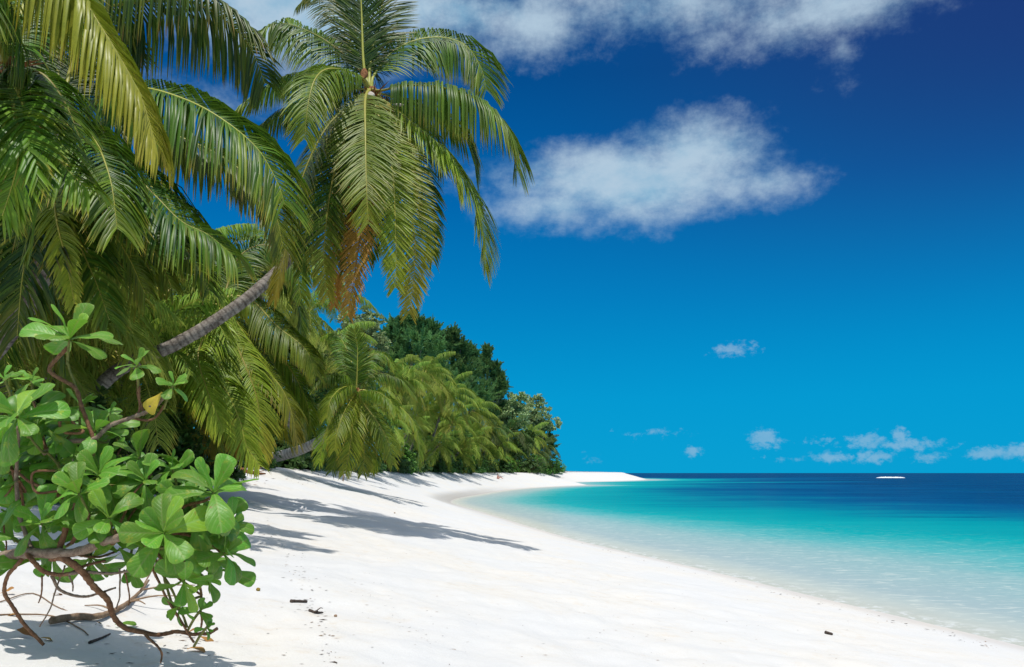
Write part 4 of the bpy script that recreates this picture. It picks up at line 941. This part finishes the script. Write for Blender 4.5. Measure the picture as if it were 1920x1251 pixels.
def place_leaf(parent, c0, d, nrm, L, me, wid=1.0, name='leaf', label=None):
    d = Vector(d).normalized(); nrm = Vector(nrm); nrm = (nrm - nrm.dot(d) * d).normalized(); y = nrm.cross(d)
    M = Matrix(((d.x * L, y.x * L * wid, nrm.x * L, c0.x), (d.y * L, y.y * L * wid, nrm.y * L, c0.y), (d.z * L, y.z * L * wid, nrm.z * L, c0.z), (0, 0, 0, 1)))
    o = link(name, me, parent, Matrix.Translation(-Vector(parent.location)) @ M if parent is not None else M)
    if label: o['label'] = label
    return o
def rosette(px, py, Y, rpx, axis, n=9, seed=0, inner=25, outer=95, skip=()):
    global leafcount
    rnd = random.Random(seed); c0 = P(px, py, Y); L = rpx / F * Y; ax = Vector(axis).normalized()
    ax = (ax + Vector((rnd.uniform(-.15, .15), rnd.uniform(-.15, .15), 0))).normalized(); s0 = ax.orthogonal().normalized()
    for i in range(n):
        f = i / max(1, n - 1); ph = math.radians(inner + (outer - inner) * f + rnd.uniform(-10, 10)); rd = Matrix.Rotation(i * 2.39996 + rnd.uniform(-.3, .3), 3, ax) @ s0
        d = ax * math.cos(ph) + rd * math.sin(ph); nrm = ax * math.sin(ph) - rd * math.cos(ph)
        d.z -= .18 * f; nrm = (Matrix.Rotation(rnd.uniform(-.45, .45), 3, d.normalized()) @ nrm)
        me = LM[rnd.choice((0, 2, 5, 4) if f < .5 else (0, 1, 3, 4, 6))]
        place_leaf(bushN, c0 + ax * (.02 * (1 - f)), d, nrm, L * (.72 + .36 * math.sin(f * 2.4)) * rnd.uniform(.82, 1.12), me, rnd.uniform(.9, 1.25)); leafcount += 1
    # short green shoot tip below
    sb = MB(); pts, _ = catmull([c0 - ax * .13 + Vector((0, .01, -.02)), c0 - ax * .05, c0 + ax * .02], 5); tube(sb, pts, .008, 6); link('shoot', sb.mesh('shoot', GSTEM, rootS), bushN)
    return c0 - ax * .12
RS = [ # px, py, Y, leaf px, axis, n
 (130, 640, 4.9, 96, (.12, -.30, .95), 14), (257, 690, 4.9, 48, (.1, -.4, .9), 9), (322, 728, 4.9, 44, (.35, -.35, .85), 9),
 (34, 785, 4.6, 88, (.1, -.75, .6), 11), (178, 812, 5.0, 66, (.1, -.45, .9), 9), (185, 895, 4.8, 78, (.2, -.55, .8), 11), (262, 862, 5.0, 74, (0, -.4, .9), 9),
 (325, 885, 5.0, 66, (-.2, -.3, .9), 7), (400, 928, 4.7, 92, (.25, -.45, .9), 12), (308, 1003, 4.5, 88, (.15, -.75, .55), 12), (272, 905, 4.9, 62, (.2, -.6, .7), 8),
 (150, 930, 4.6, 72, (-.1, -.6, .6), 9), (418, 1040, 4.8, 66, (.8, -.4, .5), 9), (345, 1085, 4.7, 62, (.3, -.5, -.5), 9), (385, 1085, 4.8, 48, (.6, -.3, -.3), 7), (372, 1150, 4.8, 40, (.5, -.3, .5), 7),
 (340, 1135, 4.8, 44, (-.3, -.4, -.2), 7), (385, 1180, 4.8, 24, (.4, -.3, .5), 6), (80, 985, 4.8, 76, (-.1, -.6, .6), 9), (30, 960, 5.2, 76, (-.3, -.4, .7), 8), (205, 975, 4.7, 66, (.1, -.6, .6), 9),
 (170, 1045, 5.0, 60, (.2, -.5, -.4), 7), (105, 1040, 5.1, 60, (-.1, -.4, -.3), 7), (245, 1050, 5.1, 58, (.2, -.5, -.5), 7), (370, 1000, 5.0, 74, (.5, -.4, .6), 9), (235, 950, 4.9, 64, (.2, -.6, .8), 8),
 (20, 890, 5.0, 76, (-.3, -.5, .7), 8), (110, 870, 5.1, 60, (.1, -.5, .8), 7), (0, 1000, 4.9, 64, (-.4, -.5, .3), 6), (350, 950, 4.9, 74, (.2, -.7, .6), 8), (425, 985, 4.9, 52, (.8, -.4, .2), 7),
 (60, 720, 5.1, 46, (0, -.4, .9), 6), (10, 715, 4.9, 50, (-.2, -.4, .9), 6), (205, 780, 5.2, 42, (.2, -.4, .9), 5),
 (70, 800, 4.95, 62, (.1, -.5, .85), 8), (10, 840, 4.85, 66, (-.1, -.6, .7), 8), (150, 765, 5.1, 46, (.2, -.4, .9), 7)]
anchors = []
for i, (x, y, D, r, ax, n) in enumerate(RS):
    n = min(n, 8 if i > 12 else 12)
    anchors.append(rosette(x, y, D, r * (.92 if i not in (0, 8, 9) else .96), ax, n, 900 + i))
mbf = MB(); rf = random.Random(11)
for k in range(240):
    a = rf.choice(anchors[3:13] + anchors[18:19] + anchors[20:21] + anchors[24:28] + anchors[29:30] + anchors[34:37] + anchors[34:37]); c0 = a + Vector((rf.gauss(-.05, .08), rf.uniform(.0, .28), rf.gauss(-.01, .08))); d = Vector((rf.uniform(-1, 1), rf.uniform(-.6, .4), rf.uniform(-.5, .9))).normalized()
    nn_ = Vector((rf.uniform(-.4, .4), -.7, .7)); nn_ = (nn_ - nn_.dot(d) * d).normalized(); yv = nn_.cross(d); L = rf.uniform(.15, .25); me_ = rf.choice(LM)
    mbf.add([c0 + d * v.co.x * L + yv * v.co.y * L * 1.1 + nn_ * v.co.z * L for v in me_.vertices], [tuple(p.vertices) for p in me_.polygons], [(max(0, rf.uniform(-.4, .2)), 1.0 if i % 7 == 3 else 0, .45) for i in range(len(me_.vertices))])
lf_ = link('inner_leaves', mbf.mesh('inner_leaves', SCAE, rootS), bushN); lf_['kind'] = 'stuff'
# the yellow leaf hanging from the third rosette, and its small hole
yl = place_leaf(bushN, P(305, 736, 4.86), P(274, 768, 4.85) - P(305, 736, 4.86), (0.1, -1, .25), 48 / F * 4.86, LY[0], 1.45, 'leaf', 'bright yellow leaf with a dark hole')
hb = MB(); hc = P(281, 762, 4.80); hb.add([hc + Vector((math.cos(a) * .008, -.0, math.sin(a) * .0055)) for a in np.linspace(0, 5.6, 9)] , [tuple(range(9))])
link('hole', hb.mesh('hole', DARKW, rootS), bushN)
yl2 = place_leaf(bushN, P(270, 686, 4.88), P(308, 690, 4.8) - P(270, 686, 4.88), (0, -.5, 1), 42 / F * 4.88, LM[1], 1.0)

def stem(path, r0, r1, m=STEM, name='stem', parent=None, dz=0, knots=.10, sides=8):
    parent = parent or bushN
    pts3 = [P(*p) if not isinstance(p, Vector) else p for p in path]; pts, L = catmull(pts3, max(12, int(len(pts3) * 7))); mb = MB()
    px_ = [p + Vector((mnoise.noise(p * 9), 0, mnoise.noise(p * 9 + Vector((5, 0, 0))))) * .012 for p in pts]
    tube(mb, px_, lambda s: (r0 + (r1 - r0) * s) * (1 + .10 * math.sin(s * L * 160)), sides, lambda s: (0, random.random() * .6, 0), up=(0, -1, .1), jit=knots)
    return link(name, mb.mesh(name, m, parent.location), parent)
stem([rootS + Vector((-.3, .1, .15)), (-40, 1060, 4.9), (0, 1045, 4.85), (60, 1036, 4.8), (130, 1038, 4.75), (190, 1018, 4.7), (262, 1000, 4.6), (300, 1000, 4.52)], .040, .020, GREYSTEM, 'branch')
stem([(95, 1045, 4.8), (130, 1052, 4.75), (165, 1085, 4.8), (200, 1125, 4.9), (220, 1165, 5.0), (250, 1183, 5.05), (290, 1190, 5.1), (340, 1186, 5.1), (385, 1190, 5.05), (408, 1178, 5.0)], .022, .009, STEM, 'branch')
stem([(272, 1190, 5.05), (290, 1205, 5.0), (303, 1222, 4.95), (300, 1242, 4.9)], .009, .005)
stem([(48, 1030, 4.85), (40, 1050, 4.8), (15, 1080, 4.8), (8, 1110, 4.85), (25, 1145, 4.9), (55, 1180, 4.95), (82, 1207, 5.0)], .012, .010)
stem([(46, 1025, 4.85), (60, 1050, 4.75), (90, 1075, 4.8), (130, 1075, 4.8), (165, 1058, 4.85), (200, 1052, 4.9)], .016, .008)
stem([(110, 1078, 4.8), (160, 1072, 4.8), (215, 1076, 4.8), (250, 1072, 4.8), (275, 1082, 4.8)], .011, .006, GREYSTEM)
stem([(95, 1080, 4.85), (115, 1105, 4.9), (150, 1120, 4.95), (190, 1112, 4.9), (218, 1104, 4.9)], .010, .006, GREYSTEM)
stem([(128, 650, 4.92), (118, 660, 4.95), (98, 682, 4.95), (98, 700, 4.95), (138, 725, 4.95), (152, 755, 4.95), (168, 800, 4.95), (176, 822, 4.95)], .013, .012)
stem([(118, 772, 4.95), (112, 795, 4.9), (125, 812, 4.9), (155, 812, 4.9), (140, 795, 4.95), (118, 775, 4.95)], .010, .008)
stem([(82, 850, 4.95), (125, 828, 4.95), (175, 825, 4.95), (205, 800, 4.95), (245, 785, 4.95), (285, 765, 4.92), (322, 735, 4.9)], .016, .012, GREYSTEM, 'branch')
stem([(-20, 800, 4.9), (0, 860, 4.9), (50, 900, 4.9), (90, 920, 4.9), (120, 935, 4.9)], .008, .010)
stem([(120, 920, 4.85), (70, 922, 4.8), (60, 900, 4.8), (68, 886, 4.8), (110, 884, 4.85)], .008, .007)
stem([(110, 1035, 4.8), (125, 990, 4.8), (140, 950, 4.85), (150, 900, 4.9), (170, 850, 4.95), (176, 825, 4.95)], .018, .012)
stem([(135, 1020, 4.78), (150, 985, 4.8), (170, 940, 4.85), (190, 905, 4.85)], .013, .009)
stem([(215, 1005, 4.7), (235, 960, 4.8), (255, 920, 4.85), (285, 890, 4.95)], .009, .006)
stem([(60, 1030, 4.85), (40, 980, 4.9), (30, 900, 4.9), (34, 800, 4.7)], .014, .009, GREYSTEM)
stem([(215, 998, 4.75), (300, 970, 4.8), (360, 945, 4.8), (395, 935, 4.75)], .012, .009)
stem([(270, 1000, 4.7), (330, 1000, 4.8), (380, 1010, 4.85), (415, 1035, 4.85)], .012, .008)
stem([(270, 1010, 4.75), (320, 1040, 4.8), (350, 1070, 4.8), (375, 1100, 4.8), (378, 1140, 4.8), (378, 1180, 4.9)], .011, .006)
stem([(255, 690, 4.92), (256, 720, 4.95), (262, 750, 5.0), (270, 772, 4.95)], .007, .008)
stem([(308, 1060, 4.8), (310, 1095, 4.8), (322, 1130, 4.85), (340, 1145, 4.85), (355, 1140, 4.85)], .009, .006, GSTEM)
for k, (x0, y0, x1, y1) in enumerate(((225, 1065, 218, 1140), (232, 1068, 242, 1135), (130, 1080, 137, 1108), (78, 1080, 72, 1130), (120, 1060, 75, 1175), (0, 940, 40, 880), (137, 905, 138, 860), (5, 980, 8, 1060))):
    stem([(x0, y0, 4.9), ((x0 + x1) / 2 + 4, (y0 + y1) / 2, 4.92), (x1, y1, 4.98)], .0055, .004, STEM if k % 2 else GREYSTEM, 'twig')
for k, a in enumerate(anchors):     # each rosette hangs on the nearest woody stem
    tgt = min([P(265, 1000, 4.6), P(190, 1018, 4.7), P(130, 1038, 4.75), P(176, 824, 4.95), P(60, 1036, 4.8), P(90, 848, 4.95), P(360, 945, 4.8), P(245, 785, 4.95), P(34, 900, 4.9), P(150, 900, 4.9)], key=lambda q: (q - a).length)
    if (tgt - a).length > .05: stem([tgt, tgt.lerp(a, .5) + Vector((.03 * math.sin(k), .03, -.04)), a], .008, .007, STEM if k % 3 else GSTEM)

# ------------------------------------------------------------------ things lying on the sand
def G(px, py): return on_ground(px, py, (2.5, 300))
def ground_stick(name, path, r0, r1, m, label, cat='stick', lift=.6, group=None, twigs=()):
    pts3 = [G(*p) for p in path]; pts3 = [p + Vector((0, 0, r0 * lift + .004)) for p in pts3]
    root = None; pts, L = catmull(pts3, max(10, len(pts3) * 6)); mb = MB()
    tube(mb, pts, lambda s: r0 + (r1 - r0) * s, 7, lambda s: (0, random.random() * .6, 0), jit=.12)
    for (s, dx, dy, dz) in twigs:
        a = pts[int(s * (len(pts) - 1))]; e = a + Vector((dx, dy, dz)); q, _ = catmull([a, a.lerp(e, .5) + Vector((.01, 0, .02)), e], 5); tube(mb, q, lambda s: r1 * (.9 - .5 * s), 5)
    o = link(name, mb.mesh(name, m, pts3[0])); o.location = pts3[0]; return tag(o, label, cat, group)
ground_stick('dead_branch', [(95, 1180), (140, 1172), (185, 1165), (230, 1148), (262, 1120), (278, 1098)], .026, .010, DEAD, 'thick pale dead branch lying on the sand under the near shrub', 'branch', 1.2,
             twigs=((.55, .35, .05, .03), (.7, .10, .12, .28), (.75, .40, .15, .02), (.35, -.35, .25, .0), (.5, .20, -.15, .01)))
ground_stick('stick', [(167, 1212), (188, 1203), (206, 1192)], .010, .006, DARKW, 'short dark stick lying in front of the thick dead branch')
ground_stick('stick', [(545, 1130), (575, 1132)], .016, .012, DARKW, 'short dark stick on open sand in the middle foreground')
ground_stick('stick', [(1548, 1190), (1561, 1193)], .022, .014, DARKW, 'tiny lone stick on clean sand at lower right')
ground_stick('stick', [(580, 1152), (592, 1156), (605, 1155)], .014, .007, DARKW, 'small knotted twig just below the short dark stick', twigs=((.4, .05, .08, .02), (.6, -.03, -.08, .01)))
ground_stick('dead_branch', [(562, 866), (580, 878), (597, 892)], .06, .02, DARKW, 'dark dead branch lying at the sand edge below the bowed trunk', 'branch')
ground_stick('dead_branch', [(870, 886), (885, 890), (868, 884)], .10, .03, DARKW, 'small dark driftwood piece near the brightest far shrub', 'branch')
ground_stick('root_strand', [(-20, 1160), (40, 1158), (100, 1166), (150, 1185), (165, 1195)], .006, .004, DEAD, 'thin dry creeping root strand curving across the sand at lower left', 'root')
ground_stick('root_strand', [(0, 1130), (60, 1120), (110, 1140), (190, 1170)], .005, .003, DEAD, 'thin dry root strand nearer the shrub stems', 'root')
ground_stick('dead_branch', [(450, 884), (472, 890), (497, 892)], .09, .03, FIBRE, 'reddish brown fallen frond stalk at the edge of the grove', 'branch', twigs=((.3, .5, .2, .15), (.6, .4, -.3, .1), (.8, -.4, -.2, .12)))
# dry stake standing below the low palm
g0 = G(643, 903); mb = MB(); tube(mb, [g0 + Vector((0, 0, -.1)), g0 + Vector((.02, 0, .25)), g0 + Vector((-.02, 0, .62))], lambda s: .035 - .015 * s, 6)
tag(link('stake', mb.mesh('stake', DEAD, g0)), 'short dry stake standing in the sand below the low leaning palm', 'stake').location = g0
dl = [(350, 1224, .13, .3, 'curled orange brown leaf lying in the bottom foreground sand'), (62, 1202, .13, 2.8, 'brown leaf with a yellow edge under the left shrub stem tip'), (75, 1205, .10, .7, 'dark brown leaf touching the left shrub stem tip'),
      (35, 1165, .14, 2.9, 'long tan dry leaf beside the left stem loop'), (340, 1196, .10, .1, 'flat tan leaf below the low curved stem'), (372, 1202, .13, -.2, 'tan leaf under the tip of the low curved stem'), (98, 1120, .09, 1.2, 'reddish dry leaf in the shade of the stems'),
      (0, 1120, .1, .9, 'dry leaf at the left picture edge')]
for i, (x, y, L, a, lab) in enumerate(dl):
    g = G(x, y) + Vector((0, 0, .015)); d = Vector((math.cos(a), math.sin(a), .08)); o = place_leaf(None, g, d, (.15 * math.sin(i), -.25, 1), L, LDRY[i % 3], 1.25, 'dry_leaf'); tag(o, lab, 'leaf', 'dry leaves on the sand')
g = G(215, 1176) + Vector((0, 0, .02)); o = place_leaf(None, g, (.6, .5, -.02), (0, -.5, 1), .15, LM[2], 1.0, 'fallen_leaf'); tag(o, 'fresh green leaf fallen on the sand beside the low curved stem', 'leaf')
def pebble(px, py, r, m, label, name='seed_husk', cat='seed husk'):
    g = G(px, py); mb = MB(); vs = []; fs = []
    for i in range(7):
        th = math.pi * i / 6
        for j in range(10):
            ph = 6.283 * j / 10; v = Vector((math.sin(th) * math.cos(ph), math.sin(th) * math.sin(ph), math.cos(th) * .75)); vs.append(g + Vector((0, 0, r * .6)) + v * r * (1 + .25 * mnoise.noise(v * 1.7 + g)))
        if i:
            for j in range(10): a = (i - 1) * 10 + j; b = (i - 1) * 10 + (j + 1) % 10; fs.append((a, b, b + 10, a + 10))
    mb.add(vs, fs); o = link(name, mb.mesh(name, m, g)); o.location = g; tag(o, label, cat)
pebble(484, 1112, .022, NUT, 'small orange brown seed husk on open sand right of the near shrub')
pebble(629, 1161, .016, DEAD, 'small grey brown seed on sand right of the knotted twig')
pebble(740, 963, .03, DEAD, 'tiny pinkish shell on the sand beyond the long palm shadow', 'shell', 'shell')
# fine flotsam: flakes and bits nobody could count
mb = MB(); rnd = random.Random(5)
def bit(px, py, s, dark=True):
    g = G(px, py); a = rnd.uniform(0, 3.14) if rnd.random() < .5 else rnd.uniform(-.4, .4); s *= 1.7; L = s * rnd.uniform(.5, 1.9); wv = s * rnd.uniform(.2, .6)
    u = Vector((math.cos(a), math.sin(a), 0)); v = Vector((-u.y, u.x, 0)); z = Vector((0, 0, .004)); h = Vector((0, 0, s * .35))
    mb.add([g + z - u * L - v * wv * .5, g + z - v * wv, g + z + u * L, g + z + v * wv, g + h], [(0, 1, 4), (1, 2, 4), (2, 3, 4), (3, 0, 4)], [(0, 0, 0)] * 5, 0 if rnd.random() < .6 else 1)
lines = [([(490, 975), (520, 1020), (555, 1060), (565, 1090), (590, 1150), (610, 1200), (630, 1251)], 170, 16, .011), ([(1000, 995), (1200, 1052), (1500, 1122), (1700, 1172), (1900, 1226)], 130, 7, .014),
         ([(700, 1110), (760, 1180), (850, 1220)], 40, 14, .006), ([(420, 905), (560, 900), (700, 895)], 70, 12, .03), ([(640, 893), (850, 888)], 30, 4, .05), ([(20, 1130), (200, 1180), (380, 1210), (200, 1240)], 60, 30, .008)]
for path, n, jit, s in lines:
    for k in range(n):
        t_ = rnd.random() * (len(path) - 1); i = int(t_); f = t_ - i; cl = mnoise.noise((t_ * 6, 0, 0))
        if cl < -.15 and rnd.random() < .8: continue
        bit(path[i][0] * (1 - f) + path[i + 1][0] * f + rnd.gauss(0, jit), min(1250, path[i][1] * (1 - f) + path[i + 1][1] * f + rnd.gauss(0, jit * .35)), s * rnd.uniform(.4, 1.3))
for k in range(330): bit(rnd.uniform(380, 1600), rnd.uniform(1000, 1250) if k % 3 else rnd.uniform(920, 1100), rnd.uniform(.003, .009)) if True else None
lo = link('beach_litter', mb.mesh('beach_litter', [DARKW, DEAD], smooth=False)); tag(lo, 'thin drift line of dark plant bits scattered over the white sand', 'litter', kind='stuff')

# ------------------------------------------------------------------ the far bather sitting on the sand
SKIN, t, out = mat('sunburnt_skin'); t.put(out.inputs[0], t.node('ShaderNodeBsdfPrincipled', {'Base Color': (.50, .20, .13, 1), 'Roughness': .5}).outputs[0])
CLOTH, t, out = mat('red_swimwear'); t.put(out.inputs[0], t.node('ShaderNodeBsdfPrincipled', {'Base Color': (.35, .04, .04, 1), 'Roughness': .8}).outputs[0])
HAIR, t, out = mat('dark_hair'); t.put(out.inputs[0], t.node('ShaderNodeBsdfPrincipled', {'Base Color': (.05, .03, .02, 1), 'Roughness': .6}).outputs[0])
gp = on_ground(934, 898.5, (60, 300))
J = {'pelvis': (0, 0, .12, .15), 'waist': (-.04, .02, .30, .13), 'chest': (-.06, .03, .50, .155), 'neck': (-.04, .02, .68, .06), 'head': (-.02, .02, .76, .09), 'top': (-.02, .02, .86, .075),
     'hipL': (.10, -.12, .11, .10), 'kneeL': (.42, -.16, .38, .07), 'ankL': (.70, -.16, .07, .045), 'toeL': (.85, -.17, .05, .035), 'hipR': (.10, .12, .11, .10), 'kneeR': (.45, .18, .36, .07), 'ankR': (.74, .18, .07, .045), 'toeR': (.89, .19, .05, .035),
     'shL': (-.05, -.19, .60, .06), 'elL': (-.15, -.28, .36, .045), 'haL': (-.26, -.30, .06, .035), 'shR': (-.05, .21, .60, .06), 'elR': (.10, .26, .42, .045), 'haR': (.36, .20, .40, .035)}
E = [('pelvis', 'waist'), ('waist', 'chest'), ('chest', 'neck'), ('neck', 'head'), ('head', 'top'), ('pelvis', 'hipL'), ('hipL', 'kneeL'), ('kneeL', 'ankL'), ('ankL', 'toeL'), ('pelvis', 'hipR'), ('hipR', 'kneeR'), ('kneeR', 'ankR'), ('ankR', 'toeR'),
     ('chest', 'shL'), ('shL', 'elL'), ('elL', 'haL'), ('chest', 'shR'), ('shR', 'elR'), ('elR', 'haR')]
ks = list(J); me = bpy.data.meshes.new('person'); me.from_pydata([J[k][:3] for k in ks], [(ks.index(a), ks.index(b)) for a, b in E], []); me.materials.append(SKIN)
person = link('person', me); person.location = gp; tag(person, 'tiny bather with bare skin sitting on the sand near the far spit', 'person')
md = person.modifiers.new('skin', 'SKIN'); lay = me.skin_vertices[0] if me.skin_vertices else None
if lay is None:
    bm_ = None
for i, k in enumerate(ks):
    me.skin_vertices[0].data[i].radius = (J[k][3], J[k][3])
me.skin_vertices[0].data[0].use_root = True
ss_ = person.modifiers.new('smooth', 'SUBSURF'); ss_.levels = 1; ss_.render_levels = 1
mb = MB(); tube(mb, [Vector((.0, 0, .04)), Vector((0, 0, .13)), Vector((-.02, 0, .22))], lambda s: .19 - .03 * s, 10); link('swimwear', mb.mesh('swimwear', CLOTH), person)
mb = MB(); tube(mb, [Vector((-.05, .02, .72)), Vector((-.05, .02, .82)), Vector((-.03, .02, .90)), Vector((-.02, .02, .93))], lambda s: .105 - .06 * s * s, 10); link('hair', mb.mesh('hair', HAIR), person)
print('leaves', leafcount, 'objects', len(bpy.data.objects))
